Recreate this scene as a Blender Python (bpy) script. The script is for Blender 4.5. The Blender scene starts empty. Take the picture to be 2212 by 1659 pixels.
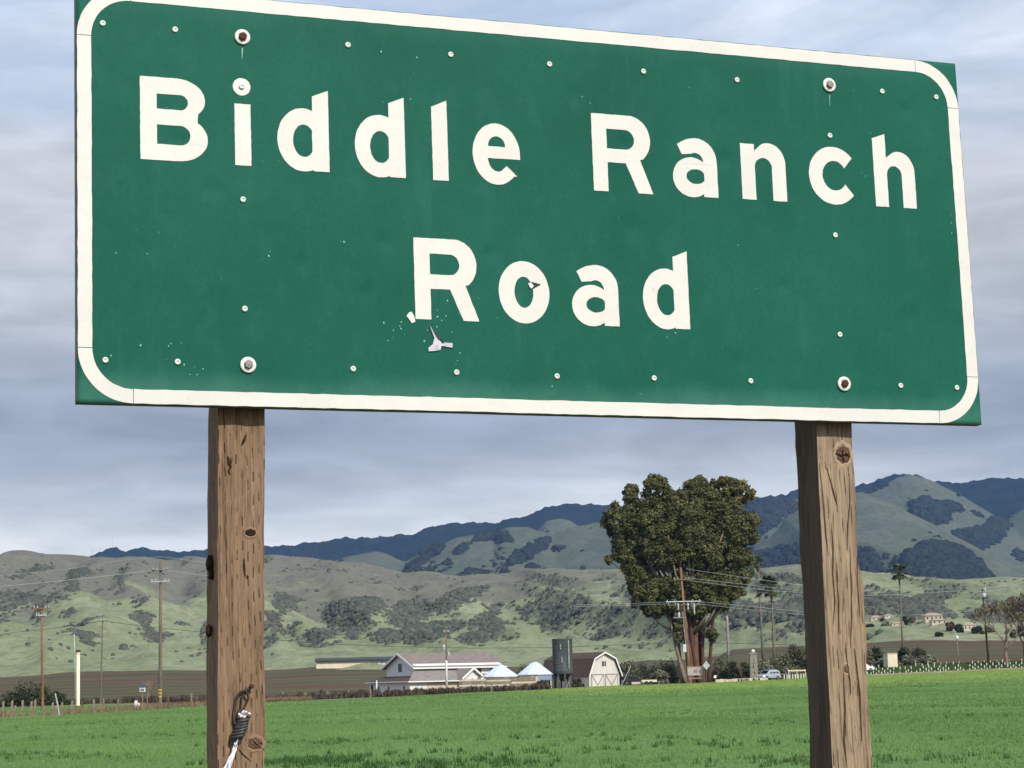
import bpy, math, random
import numpy as np
from mathutils import Vector, Matrix

random.seed(7)
rng = np.random.default_rng(11)
S = bpy.context.scene
COL = S.collection

# ------------------------------------------------------------------ camera
PITCH, ROLL = math.radians(7.7), math.radians(1.4)
EYE = np.array([0.0, 0.0, 1.7])
IW, IH = 2212.0, 1659.0            # the photograph's units used for measuring
F = 2.14538 * IW
FWD = np.array([0, math.cos(PITCH), math.sin(PITCH)])
_r0 = np.array([1.0, 0, 0]); _u0 = np.array([0, -math.sin(PITCH), math.cos(PITCH)])
RGT = math.cos(ROLL) * _r0 - math.sin(ROLL) * _u0
UPV = math.cos(ROLL) * _u0 + math.sin(ROLL) * _r0
cam = bpy.data.cameras.new('camera'); cam.sensor_width = 36.0; cam.lens = 2.14538 * 36.0
cam.clip_start = 0.1; cam.clip_end = 40000.0
cam_o = bpy.data.objects.new('camera', cam); COL.objects.link(cam_o)
_m = Matrix.Identity(4)
for k in range(3):
    _m[k][0], _m[k][1], _m[k][2], _m[k][3] = RGT[k], UPV[k], -FWD[k], EYE[k]
cam_o.matrix_world = _m
S.camera = cam_o

# ------------------------------------------------------------------ sky, sun, exposure
SUN_AZ, SUN_EL = math.radians(37), math.radians(40)   # to the right of straight behind the camera
SUN = Vector((math.sin(SUN_AZ) * math.cos(SUN_EL), -math.cos(SUN_AZ) * math.cos(SUN_EL), math.sin(SUN_EL)))
world = bpy.data.worlds.new('World'); S.world = world; world.use_nodes = True
wn, wl = world.node_tree.nodes, world.node_tree.links
wn.clear()
def wnode(t, **kw):
    n = wn.new(t)
    for k, v in kw.items(): setattr(n, k, v)
    return n
w_out = wnode('ShaderNodeOutputWorld')
w_sky = wnode('ShaderNodeTexSky', sky_type='NISHITA', sun_disc=False, sun_elevation=SUN_EL,
              sun_rotation=math.atan2(SUN.x, SUN.y), air_density=1.0, dust_density=1.5, ozone_density=1.0)
w_bg1 = wnode('ShaderNodeBackground'); w_bg1.inputs[1].default_value = 0.15
w_bg2 = wnode('ShaderNodeBackground'); w_bg2.inputs[1].default_value = 1.0
w_mix = wnode('ShaderNodeMixShader')
w_tc = wnode('ShaderNodeTexCoord'); w_sep = wnode('ShaderNodeSeparateXYZ')
wl.new(w_tc.outputs['Generated'], w_sep.inputs[0])
def wmath(op, a, b=None, clamp=False):
    n = wnode('ShaderNodeMath', operation=op, use_clamp=clamp)
    for i, v in enumerate((a, b)):
        if v is None: continue
        if isinstance(v, (int, float)): n.inputs[i].default_value = v
        else: wl.new(v, n.inputs[i])
    return n.outputs[0]
def wnoise(scale, detail, rough, sc, dist=0.0, off=(0, 0, 0)):
    mp = wnode('ShaderNodeMapping'); mp.inputs['Scale'].default_value = sc; mp.inputs['Location'].default_value = off
    wl.new(w_tc.outputs['Generated'], mp.inputs[0])
    n = wnode('ShaderNodeTexNoise'); n.inputs['Scale'].default_value = scale; n.inputs['Detail'].default_value = detail
    n.inputs['Roughness'].default_value = rough; n.inputs['Distortion'].default_value = dist
    wl.new(mp.outputs[0], n.inputs[0]); return n.outputs[0]
n_band = wnoise(1.0, 4, .5, (6, 6, 34), .35)             # long flat streaks of stratus
n_wave = wnoise(1.0, 6, .58, (12, 12, 48), .5, (3, 1, 2))
n_big = wnoise(1.0, 3, .5, (3.0, 3.0, 9.0), .2, (1.7, .4, 5))
w_el = wmath('ADD', w_sep.outputs[2], wmath('MULTIPLY', wmath('SUBTRACT', n_band, .5), .055))
w_el = wmath('ADD', w_el, wmath('MULTIPLY', wmath('SUBTRACT', n_big, .5), .05))
ramp = wnode('ShaderNodeValToRGB'); cr = ramp.color_ramp
for p, c in ((0.0, (.98, 1.0, .98)), (.058, (.98, 1.0, .97)), (.070, (.76, .80, .81)), (.090, (.47, .515, .57)), (.113, (.375, .425, .505)), (.135, (.42, .475, .55)),
             (.16, (.56, .60, .65)), (.20, (.61, .64, .69)), (.24, (.68, .71, .77)), (.28, (.82, .89, 1.0)), (.5, (.82, .89, 1.0)), (1.0, (.82, .89, 1.0))):
    e = cr.elements[0] if p == 0.0 else (cr.elements[-1] if p == 1.0 else cr.elements.new(p))
    e.position = p; e.color = c + (1,)
wl.new(w_el, ramp.inputs[0])
w_br = wmath('ADD', .43, wmath('MULTIPLY', n_wave, .84)); w_br = wmath('ADD', w_br, wmath('MULTIPLY', n_band, .30))
w_mul = wnode('ShaderNodeMix', data_type='RGBA', blend_type='MULTIPLY'); w_mul.inputs[0].default_value = 1
wl.new(ramp.outputs[0], w_mul.inputs[6]); wl.new(w_br, w_mul.inputs[7])
wl.new(w_mul.outputs[2], w_bg2.inputs[0]); wl.new(w_sky.outputs[0], w_bg1.inputs[0])
# the stratus deck breaks up into thin wisps above about fifteen degrees
n_wisp = wnoise(1.0, 6, .6, (5, 5, 16), .8, (9, 2, 4))
cov = wmath('MULTIPLY', wmath('SUBTRACT', .285, w_el), 16.0, True)
cov2 = wmath('MULTIPLY', wmath('SUBTRACT', n_wisp, .44), 3.6, True)
wl.new(wmath('MAXIMUM', cov, wmath('ADD', .45, wmath('MULTIPLY', cov2, .5))), w_mix.inputs[0])
wl.new(w_bg1.outputs[0], w_mix.inputs[1]); wl.new(w_bg2.outputs[0], w_mix.inputs[2])
wl.new(w_mix.outputs[0], w_out.inputs[0])

sun = bpy.data.lights.new('sun', 'SUN'); sun.energy = 4.0; sun.angle = math.radians(.6); sun.color = (1, .95, .87)
sun_o = bpy.data.objects.new('sun', sun); COL.objects.link(sun_o)
sun_o.rotation_euler = SUN.to_track_quat('Z', 'Y').to_euler(); sun_o.location = (20, -30, 60)
S.view_settings.view_transform = 'Standard'; S.view_settings.look = 'None'
S.view_settings.exposure = 0.0; S.view_settings.gamma = 1.0; S.view_settings.use_curve_mapping = False
S.cycles.use_denoising = True
S.cycles.volume_bounces = 0; S.cycles.max_bounces = 6

# ------------------------------------------------------------------ measuring helpers
def ray(px, py):
    return FWD * F + RGT * (px - IW / 2) - UPV * (py - IH / 2)
def at(px, py, d):
    r = ray(px, py); return EYE + r * (d / r[1])
def project(P):
    v = np.asarray(P, float) - EYE
    w = v @ FWD
    return IW / 2 + F * (v @ RGT) / w, IH / 2 - F * (v @ UPV) / w
def smooth(a, b, t):
    t = np.clip((np.asarray(t, float) - a) / (b - a), 0, 1); return t * t * (3 - 2 * t)
_lat = {}
def vnoise(x, y, seed=0):
    if seed not in _lat: _lat[seed] = np.random.default_rng(seed + 100).random((256, 256))
    L = _lat[seed]; x = np.asarray(x, float); y = np.asarray(y, float)
    xi = np.floor(x).astype(int); yi = np.floor(y).astype(int); fx = x - xi; fy = y - yi
    fx = fx * fx * (3 - 2 * fx); fy = fy * fy * (3 - 2 * fy)
    a = L[xi & 255, yi & 255]; b = L[(xi + 1) & 255, yi & 255]; c = L[xi & 255, (yi + 1) & 255]; d = L[(xi + 1) & 255, (yi + 1) & 255]
    return (a * (1 - fx) + b * fx) * (1 - fy) + (c * (1 - fx) + d * fx) * fy
def fbm(x, y, seed=0, o=4, g=.5):
    s = 0; a = 1; n = 0
    for k in range(o):
        s = s + a * vnoise(x * 2 ** k + 17 * k, y * 2 ** k + 9 * k, seed + k); n += a; a *= g
    return s / n

# the lie of the land: nearly flat field, ploughed slope behind it
_hx = [-400, -60, -33, -17, 0, 13, 31, 44, 61, 72, 90, 400]
_hz = [-.6, -.40, -.38, -.16, .11, .42, .58, .84, 1.12, 1.34, 1.7, 3.0]
_top = [(-900, 1470), (0, 1462), (150, 1452), (345, 1446), (440, 1449), (575, 1447), (690, 1438), (860, 1437), (1100, 1439), (1340, 1433), (1400, 1424),
        (1450, 1425), (1550, 1418), (1583, 1403), (1700, 1397), (1866, 1390), (1948, 1384), (2028, 1381), (2110, 1383), (2212, 1385), (3200, 1385)]
_tp = np.array([at(a, b, 1000.0) for a, b in _top])
def ground_z(x, y):
    x = np.asarray(x, float); y = np.asarray(y, float)
    g = np.interp(x, _hx, _hz) * smooth(30, 400, y)
    t = np.clip((y - 400) / 600.0, 0, 1.2)
    az = x * 1000.0 / np.maximum(y, 400.0)
    top = np.interp(az, _tp[:, 0], _tp[:, 2])
    z = g + (top - g) * (t * .75 + .25 * t * t)
    z = z + 1.3 * smooth(385, 410, y) * smooth(45, 60, x) * (1 - smooth(500, 800, y))
    return z
def gz(x, y): return float(ground_z(x, y))
def spot(px, d, py=1480):
    x = 0.0
    for _ in range(4):
        P = at(px, py, d); x = P[0]; py = project((x, d, gz(x, d)))[1]
    return np.array([x, d, gz(x, d)])
def hit(px, py, y0=30, y1=1000):
    r = ray(px, py)
    ys = np.arange(y0, y1, 1.0); P = EYE + np.outer(ys / r[1], r)
    b = P[:, 2] <= ground_z(P[:, 0], P[:, 1])
    k = int(np.argmax(b)) if b.any() else len(ys) - 1
    return P[k]

# ------------------------------------------------------------------ materials
MATS = {}
class NT:
    def __init__(s, name):
        s.m = bpy.data.materials.new(name); s.m.use_nodes = True
        s.n, s.l = s.m.node_tree.nodes, s.m.node_tree.links
        s.b = s.n['Principled BSDF']; MATS[name] = s.m
        s.tc = s.n.new('ShaderNodeTexCoord')
    def node(s, t, **kw):
        n = s.n.new(t)
        for k, v in kw.items(): setattr(n, k, v)
        return n
    def put(s, inp, v):
        if v is None: return
        if hasattr(v, 'is_output'): s.l.new(v, inp)
        elif isinstance(v, tuple) and len(v) == 3 and inp.type == 'RGBA': inp.default_value = v + (1,)
        else: inp.default_value = v
    def math(s, op, a, b=None, clamp=False):
        n = s.node('ShaderNodeMath', operation=op, use_clamp=clamp); s.put(n.inputs[0], a); s.put(n.inputs[1], b); return n.outputs[0]
    def noise(s, scale, detail=4, rough=.55, stretch=(1, 1, 1), dist=0., off=(0, 0, 0), src='Object'):
        mp = s.node('ShaderNodeMapping'); mp.inputs['Scale'].default_value = stretch; mp.inputs['Location'].default_value = off
        s.l.new(s.tc.outputs[src], mp.inputs[0])
        n = s.node('ShaderNodeTexNoise'); n.inputs['Scale'].default_value = scale; n.inputs['Detail'].default_value = detail
        n.inputs['Roughness'].default_value = rough; n.inputs['Distortion'].default_value = dist
        s.l.new(mp.outputs[0], n.inputs[0]); return n.outputs[0]
    def step(s, v, a, b):
        n = s.node('ShaderNodeMapRange', interpolation_type='SMOOTHSTEP'); s.put(n.inputs[0], v)
        n.inputs[1].default_value = a; n.inputs[2].default_value = b; return n.outputs[0]
    def mix(s, f, a, b, mode='MIX'):
        n = s.node('ShaderNodeMix', data_type='RGBA', blend_type=mode); s.put(n.inputs[0], f); s.put(n.inputs[6], a); s.put(n.inputs[7], b); return n.outputs[2]
    def attr(s, name):
        return s.node('ShaderNodeAttribute', attribute_name=name).outputs['Fac']
    def bump(s, h, dist=.01, strength=1.0):
        n = s.node('ShaderNodeBump'); n.inputs['Strength'].default_value = strength; n.inputs['Distance'].default_value = dist
        s.put(n.inputs['Height'], h); s.l.new(n.outputs[0], s.b.inputs['Normal'])
    def done(s, col, rough=.8, spec=.3, metal=0.):
        s.put(s.b.inputs['Base Color'], col); s.put(s.b.inputs['Roughness'], rough)
        s.b.inputs['Specular IOR Level'].default_value = spec; s.b.inputs['Metallic'].default_value = metal
        return s.m
def scl(c, k): return tuple(min(1., v * k) for v in c)
def mat(name, col, rough=.8, var=.25, scale=3., spec=.25, metal=0., bump=0., stretch=(1, 1, 1), tint=None):
    if name in MATS: return MATS[name]
    t = NT(name); n = t.noise(scale, 5, .6, stretch)
    c = t.mix(t.step(n, .25, .75), scl(col, 1 - var), scl(col, 1 + var))
    if tint: c = t.mix(t.step(t.noise(scale * .23, 3, .5, stretch, 0, (4, 2, 7)), .45, .7), c, tint)
    if bump: t.bump(n, bump)
    return t.done(c, rough, spec, metal)

# ------------------------------------------------------------------ mesh helpers
def link(name, me, m=None, parent=None):
    o = bpy.data.objects.new(name, me); COL.objects.link(o)
    if m is not None and me is not None and len(me.materials) == 0: me.materials.append(m)
    if parent is not None: o.parent = parent
    return o
def tag(o, label=None, cat=None, group=None, kind=None):
    if label: o['label'] = label
    if cat: o['category'] = cat
    if group: o['group'] = group
    if kind: o['kind'] = kind
    return o
def thing(name, loc, label, cat, group=None, rz=0.0):
    o = bpy.data.objects.new(name, None); COL.objects.link(o); o.empty_display_size = .3
    o.location = tuple(float(v) for v in loc); o.rotation_euler = (0, 0, rz)
    return tag(o, label, cat, group)
def raw_mesh(name, V, Q, attrs=None, smooth_=False):
    """V (n,3); Q (m,k) constant polygon size"""
    V = np.asarray(V, np.float32); Q = np.asarray(Q, np.int32); k = Q.shape[1]
    me = bpy.data.meshes.new(name); me.vertices.add(len(V)); me.vertices.foreach_set('co', V.ravel())
    me.loops.add(Q.size); me.loops.foreach_set('vertex_index', Q.ravel())
    me.polygons.add(len(Q)); me.polygons.foreach_set('loop_start', np.arange(0, Q.size, k, dtype=np.int32))
    try: me.polygons.foreach_set('loop_total', np.full(len(Q), k, np.int32))
    except Exception: pass
    if smooth_: me.polygons.foreach_set('use_smooth', np.ones(len(Q), bool))
    me.update(calc_edges=True)
    for an, av in (attrs or {}).items():
        a = me.attributes.new(an, 'FLOAT', 'POINT'); a.data.foreach_set('value', np.asarray(av, np.float32).ravel())
    return me
class MB:
    def __init__(s): s.v = []; s.f = []; s.sm = False
    def add(s, V, Fc):
        b = len(s.v); s.v += [tuple(map(float, p)) for p in V]; s.f += [tuple(b + i for i in f) for f in Fc]; return s
    def box(s, x0, x1, y0, y1, z0, z1):
        V = [(x, y, z) for z in (z0, z1) for x, y in ((x0, y0), (x1, y0), (x1, y1), (x0, y1))]
        return s.add(V, [(0, 3, 2, 1), (4, 5, 6, 7), (0, 1, 5, 4), (1, 2, 6, 5), (2, 3, 7, 6), (3, 0, 4, 7)])
    def bar(s, a, b, w, h=None):
        """square bar from a to b"""
        a = np.array(a, float); b = np.array(b, float); d = b - a; d /= np.linalg.norm(d); h = h or w
        u = np.cross(d, (0, 0, 1)) if abs(d[2]) < .95 else np.cross(d, (0, 1, 0)); u /= np.linalg.norm(u); v = np.cross(u, d)
        V = [p + u * sx * w / 2 + v * sy * h / 2 for p in (a, b) for sx, sy in ((-1, -1), (1, -1), (1, 1), (-1, 1))]
        return s.add(V, [(0, 3, 2, 1), (4, 5, 6, 7), (0, 1, 5, 4), (1, 2, 6, 5), (2, 3, 7, 6), (3, 0, 4, 7)])
    def tube(s, pts, rad, n=8, cap=True):
        pts = [np.array(p, float) for p in pts]; m = len(pts)
        rad = rad if hasattr(rad, '__len__') else [rad] * m
        rings = []; V = []; u = None
        for i, p in enumerate(pts):
            d = pts[min(i + 1, m - 1)] - pts[max(i - 1, 0)]; d /= (np.linalg.norm(d) + 1e-12)
            if u is None: u = np.cross(d, (0, 0, 1)) if abs(d[2]) < .9 else np.cross(d, (0, 1, 0))
            u = u - d * (u @ d); u /= (np.linalg.norm(u) + 1e-12); w = np.cross(d, u)
            for k in range(n):
                a = 2 * math.pi * k / n; V.append(p + (u * math.cos(a) + w * math.sin(a)) * rad[i])
        Fc = [(i * n + k, i * n + (k + 1) % n, (i + 1) * n + (k + 1) % n, (i + 1) * n + k) for i in range(m - 1) for k in range(n)]
        if cap: Fc += [tuple(range(n - 1, -1, -1)), tuple((m - 1) * n + k for k in range(n))]
        return s.add(V, Fc)
    def lathe(s, prof, c=(0, 0, 0), n=24, ph=0.):
        V = []; m = len(prof)
        for r, z in prof:
            for k in range(n):
                a = 2 * math.pi * k / n + ph; V.append((c[0] + r * math.cos(a), c[1] + r * math.sin(a), c[2] + z))
        Fc = [(i * n + k, i * n + (k + 1) % n, (i + 1) * n + (k + 1) % n, (i + 1) * n + k) for i in range(m - 1) for k in range(n)]
        Fc += [tuple(range(n - 1, -1, -1)), tuple((m - 1) * n + k for k in range(n))]
        return s.add(V, Fc)
    def prism(s, poly, a, b, axis=1):
        """poly of 2-d points in the plane across axis, from a to b along it"""
        def P(p, t):
            return (p[0], t, p[1]) if axis == 1 else ((t, p[0], p[1]) if axis == 0 else (p[0], p[1], t))
        n = len(poly); V = [P(p, a) for p in poly] + [P(p, b) for p in poly]
        Fc = [tuple(range(n)), tuple(range(2 * n - 1, n - 1, -1))] + [(i, i + n, (i + 1) % n + n, (i + 1) % n) for i in range(n)]
        return s.add(V, Fc)
    def build(s, name, m, parent=None, smooth_=False, bevel=0.):
        me = bpy.data.meshes.new(name); me.from_pydata(s.v, [], s.f); me.update()
        import bmesh
        bm = bmesh.new(); bm.from_mesh(me); bmesh.ops.recalc_face_normals(bm, faces=bm.faces); bm.to_mesh(me); bm.free()
        if smooth_: me.polygons.foreach_set('use_smooth', [True] * len(me.polygons))
        o = link(name, me, m, parent)
        if bevel:
            md = o.modifiers.new('bevel', 'BEVEL'); md.width = bevel; md.segments = 2; md.limit_method = 'ANGLE'
        return o
def copy_tree(o, parent=None):
    c = o.copy(); COL.objects.link(c); c.parent = parent
    for ch in o.children: copy_tree(ch, c)
    return c

# ------------------------------------------------------------------ terrain
def grid_mesh(X, Y, Z, attrs):
    ny, nx = X.shape
    idx = np.arange(nx * ny).reshape(ny, nx)
    Q = np.stack([idx[:-1, :-1], idx[:-1, 1:], idx[1:, 1:], idx[1:, :-1]], -1).reshape(-1, 4)
    return raw_mesh('terrain', np.stack([X, Y, Z], -1).reshape(-1, 3), Q, {k: v.ravel() for k, v in attrs.items()}, True)
def in_poly(px, py, poly):
    c = np.zeros(px.shape, bool); n = len(poly); j = n - 1
    for i in range(n):
        xi, yi = poly[i]; xj, yj = poly[j]
        c ^= ((yi > py) != (yj > py)) & (px < (xj - xi) * (py - yi) / (yj - yi + 1e-9) + xi); j = i
    return c
def soft_polys(X, Y, Z, polys, wob, seed):
    P = np.stack([X, Y, Z], -1); v = P - EYE; w = v @ FWD
    px = IW / 2 + F * (v @ RGT) / w; py = IH / 2 - F * (v @ UPV) / w
    px = px + (fbm(px / 14, py / 10, seed, 3) - .5) * wob * 2; py = py + (fbm(px / 14, py / 10, seed + 7, 3) - .5) * wob
    m = np.zeros(X.shape)
    for poly in polys:
        k = 1.0
        if isinstance(poly, tuple): k, poly = poly
        b = [min(p[i] for p in poly) for i in (0, 1)] + [max(p[i] for p in poly) for i in (0, 1)]
        sel = (px > b[0] - 2) & (px < b[2] + 2) & (py > b[1] - 2) & (py < b[3] + 2)
        if sel.any():
            mm = np.zeros(X.shape, bool); mm[sel] = in_poly(px[sel], py[sel], poly); m = np.maximum(m, mm * k)
    return m, px, py

def hill_material(name, grass_a, grass_b, brown, rock, scrub_a, scrub_b, sc):
    t = NT(name)
    g = t.mix(t.step(t.noise(.012 * sc, 5, .6), .35, .65), grass_a, grass_b)
    br = t.math('ADD', t.attr('brown'), t.math('MULTIPLY', t.math('SUBTRACT', t.noise(.03 * sc, 5, .65), .5), 1.1))
    g = t.mix(t.step(br, .35, .75), g, brown)
    fine = t.noise(.2 * sc, 4, .7, (1, .3, 1))
    rk = t.math('ADD', t.attr('rock'), t.math('MULTIPLY', t.math('SUBTRACT', t.noise(.05 * sc, 6, .7, (1, 1, 1.6)), .5), 2.2))
    g = t.mix(t.step(rk, .78, .95), g, rock)
    g = t.mix(t.math('MULTIPLY', t.step(fine, .42, .66), .42), g, scl(brown, .5))
    tuss = t.noise(.085 * sc, 5, .7, (1, .3, 1), .3, (40, 9, 2))
    g = t.mix(t.math('MULTIPLY', t.step(tuss, .50, .62), t.math('ADD', .18, t.math('MULTIPLY', t.attr('brown'), .55))), g, scl(scrub_b, 1.25))
    s = t.math('ADD', t.attr('scrub'), t.math('MULTIPLY', t.math('SUBTRACT', t.noise(.09 * sc, 5, .65, (1, .3, 1)), .5), 1.35))
    sc_c = t.mix(t.step(t.noise(.16 * sc, 4, .7, (1, .3, 1)), .36, .64), scrub_a, scrub_b)
    g = t.mix(t.step(s, .42, .58), g, sc_c)
    t.bump(t.noise(.10 * sc, 5, .7), 3.0 / sc, .6)
    return t.done(g, .95, .05)

def bushes(name, label, P, R, seed, mname):
    """many rounded bushes, each a lumpy dome of fifteen faces"""
    r = np.random.default_rng(seed); N = len(P); a = np.arange(5) * 2 * np.pi / 5
    ph = r.random((N, 1)) * 6.28; k0 = .75 + .5 * r.random((N, 5)); k1 = .75 + .5 * r.random((N, 5)); hh = (.62 + .35 * r.random(N)) * R
    ring0 = np.stack([np.cos(a + ph) * k0 * R[:, None], np.sin(a + ph) * k0 * R[:, None], np.full((N, 5), 0.) - .35 * R[:, None]], -1)
    ring1 = np.stack([np.cos(a + ph + .6) * k1 * R[:, None] * .78, np.sin(a + ph + .6) * k1 * R[:, None] * .78, hh[:, None] * (.5 + .2 * r.random((N, 5)))], -1)
    top = np.stack([(r.random(N) - .5) * R * .4, (r.random(N) - .5) * R * .4, hh], -1)[:, None, :]
    V = (np.concatenate([ring0, ring1, top], 1) + P[:, None, :]).reshape(-1, 3)
    t = [(k, (k + 1) % 5, 5 + k) for k in range(5)] + [((k + 1) % 5, 5 + (k + 1) % 5, 5 + k) for k in range(5)] + [(5 + k, 5 + (k + 1) % 5, 10) for k in range(5)]
    Q = (np.array(t)[None] + np.arange(N)[:, None, None] * 11).reshape(-1, 3)
    o = link(name, raw_mesh(name, V, Q, {'tint': np.repeat(np.clip(r.random(N) * .8 + r.normal(size=N) * .15, 0, 1), 11)}, True), MATS[mname])
    return tag(o, label, 'scrub', kind='stuff')
def bush_mat(name, a, b, sc):
    t = NT(name); c = t.mix(t.attr('tint'), a, b); c = t.mix(t.math('MULTIPLY', t.step(t.noise(sc, 3, .7), .45, .65), .5), c, scl(a, .6)); t.bump(t.noise(sc * 1.6, 3, .7), .6 / sc, .8); t.done(c, .95, .05)
bush_mat('hill_scrub', (.072, .083, .066), (.145, .148, .112), .5); bush_mat('mountain_scrub', (.024, .032, .030), (.044, .053, .045), .12)
def ridge(name, crest_px, d_crest, d_front, d_back, base_z, xr, nx, ny, shape, gully, polys, material, seed, brown_fn=None, rock_fn=None, crest_noise=0., auto=0., bulk=5., blur=5, bush=None):
    cp = np.array([at(a, b, d_crest) for a, b in crest_px])
    x0, x1 = xr
    u = np.linspace(0, 1, ny) ** 1.0
    back = np.linspace(0, 1, max(8, ny // 7))[1:]
    Yv = np.concatenate([d_front + (d_crest - d_front) * u, d_crest + (d_back - d_crest) * back])
    xs = np.linspace(x0, x1, nx)
    X, Y = np.meshgrid(xs, Yv)
    crest = np.interp(xs, cp[:, 0], cp[:, 2])[None, :] * np.ones_like(X)
    b = base_z(X) if callable(base_z) else np.full_like(X, base_z)
    U = np.clip((Y - d_front) / (d_crest - d_front), 0, 1); Bk = np.clip((Y - d_crest) / (d_back - d_crest), 0, 1)
    prof = np.interp(U, shape[0], shape[1])
    Z = b + (crest - b) * prof * (1 - Bk ** 1.3)
    amp, wl_, shear = gully
    sx = (X + shear * (d_crest - Y) * -1 + 25 * (fbm(X / 160, Y / 240, seed, 3) - .5) * (wl_ / 50)) / wl_
    rid = 1 - np.abs(2 * (fbm(sx, Y / (wl_ * 9), seed + 3, 3, .45)) - 1) * 2.2
    env = np.sin(np.pi * np.clip(U, 0, 1) ** .85) ** .8
    Z = Z + amp * env * (rid - .45) * np.clip((crest - b) / (np.max(crest - b) + 1e-6), .15, 1)
    Z = Z + amp * .25 * env * (fbm(X / (wl_ * .35), Y / (wl_ * .5), seed + 5, 3) - .5)
    if crest_noise: Z = Z + crest_noise * (fbm(X / (crest_noise * 2.2), Y / (crest_noise * 2.2), seed + 21, 3, .6) - .5) * 2 * smooth(.5, 1, U) * smooth(0, 30, crest - b)
    m, px, py = soft_polys(X, Y, Z, polys, 7, seed + 31)
    for _ in range(blur):          # thin the cover out towards the edge of each thicket
        mp_ = np.pad(m, 1, mode='edge'); m = (mp_[1:-1, :-2] + mp_[1:-1, 2:] + mp_[:-2, 1:-1] * .5 + mp_[2:, 1:-1] * .5 + mp_[1:-1, 1:-1]) / 4
    gx = np.gradient(Z, axis=1) / np.gradient(X, axis=1)
    if auto:
        a = np.clip(gx * 2.2 + (fbm(X / (wl_ * .8), Y / (wl_ * 1.2), seed + 41, 4) - .62) * 3, 0, 1) * auto * env
        m = np.maximum(m, a)
    hgt = bulk * np.clip(m * 1.4 - .3, 0, 1) * (.35 + 1.1 * fbm(X / (bulk * 1.3), Y / (bulk * 1.3), seed + 51, 2))
    Z = Z + hgt
    br = brown_fn(U, px, py, X, Y) if brown_fn else np.zeros_like(X)
    rk = rock_fn(U, px, py, X, Y) if rock_fn else np.zeros_like(X)
    o = link(name, grid_mesh(X, Y, Z, {'scrub': m, 'brown': br, 'rock': rk}), material)
    tag(o, kind='structure')
    if bush:
        N, r0, r1, sparse, bname, blabel, bm = bush
        r = np.random.default_rng(seed + 71); wgt = np.clip(m * 1.25 - .12, 0, 1) ** 1.2 * (.25 + .75 * smooth(.38, .6, fbm(X / (r0 * 5), Y / (r0 * 12), seed + 81, 3))) + sparse * smooth(.45, .7, fbm(X / 70, Y / 130, seed + 91, 3)) * (U > .08)
        wgt = wgt * (Bk < .03) * (np.abs(X) < Y * .26 + 60)
        idx = r.choice(wgt.size, N, p=(wgt / wgt.sum()).ravel()); bx_, by_ = X.ravel()[idx], Y.ravel()[idx]
        dx = (xs[1] - xs[0]); dy = Yv[1] - Yv[0]; P = np.stack([bx_ + (r.random(N) - .5) * dx, by_ + (r.random(N) - .5) * dy, Z.ravel()[idx]], -1)
        bushes(bname, blabel, P, r0 + (r1 - r0) * r.random(N) ** 2 * (.5 + .5 * np.clip(m.ravel()[idx], 0, 1)), seed + 99, bm)
    return X, Y, Z

def E_(x, y, rx, ry, n=9):
    return [(x + rx * math.cos(a * 2 * math.pi / n), y + ry * math.sin(a * 2 * math.pi / n)) for a in range(n)]
# wide plain under everything
t = NT('plain_soil'); t.done(t.mix(t.step(t.noise(.02, 5, .6), .3, .7), (.09, .10, .05), (.13, .11, .07)), .95, .05)
pl = MB().box(-9000, 9000, -1500, 9000, -8.0, -6.0).build('plain', MATS['plain_soil']); tag(pl, kind='structure')

# field, far edge and ploughed slope as one sheet
EDGE = [hit(a, b) for a, b in ((-60, 1552), (0, 1550), (100, 1547), (205, 1539), (260, 1527), (330, 1516), (445, 1522), (575, 1517), (700, 1513), (900, 1503), (1100, 1492))]
EDGE += [spot(1270, 372), spot(1500, 378), spot(1660, 380), spot(1870, 380), spot(2000, 380), spot(2212, 380), spot(2500, 380)]
_ex = np.array([p[0] for p in EDGE]); _ey = np.array([p[1] for p in EDGE])
_or = np.argsort(_ex); _ex, _ey = _ex[_or], _ey[_or]
def edge_y(x): return np.interp(x, _ex, _ey)
ys = np.concatenate([np.arange(-40, 120, 4.0), np.arange(120, 440, 1.6), np.arange(440, 1012, 5.0)])
xs = np.concatenate([np.arange(-330, -110, 6.0), np.arange(-110, 130, 1.6), np.arange(130, 340, 6.0)])
X, Y = np.meshgrid(xs, ys)
Z = ground_z(X, Y)
ey = edge_y(X)
crop = (1 - smooth(-.5, .8, Y - ey)) * smooth(13, 16, Y)
Z = Z + (fbm(X / 9, Y / 9, 3, 3) - .5) * .16 * smooth(20, 60, Y) * (Y < 385)
mound = np.exp(-((X - hit(330, 1512)[0]) / 9) ** 2 - ((Y - edge_y(hit(330, 1512)[0]) + 3) / 9) ** 2) * .45
Z = Z + mound
mustard = smooth(-165, -110, Y - ey + 60 * (fbm(X / 12, Y / 25, 8, 3) - .5)) * crop * smooth(-8, 12, X)
right_green = smooth(0, 6, Y - ey) * (1 - smooth(24, 34, Y - ey)) * smooth(44, 56, X)
t = NT('farmland')
soil = t.mix(t.step(t.noise(.05, 5, .6), .35, .65), (.060, .040, .029), (.085, .057, .041))
row = t.noise(1.0, 4, .6, (.005, .060, 0), 1.2)
soil = t.mix(t.step(row, .44, .54), soil, (.092, .108, .048))
soil = t.mix(t.step(t.noise(1.0, 3, .6, (.006, .035, 0), 1, (5, 3, 0)), .53, .60), soil, (.12, .058, .044))
soil = t.mix(t.math('MULTIPLY', t.step(t.noise(.9, 4, .7), .45, .7), .4), soil, (.055, .05, .035))
cropc = t.mix(t.step(t.noise(.06, 5, .65), .3, .7), (.090, .175, .053), (.122, .220, .070))
cropc = t.mix(t.step(t.noise(.5, 5, .7, (1, .5, 1)), .58, .75), cropc, (.055, .13, .034))
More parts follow.
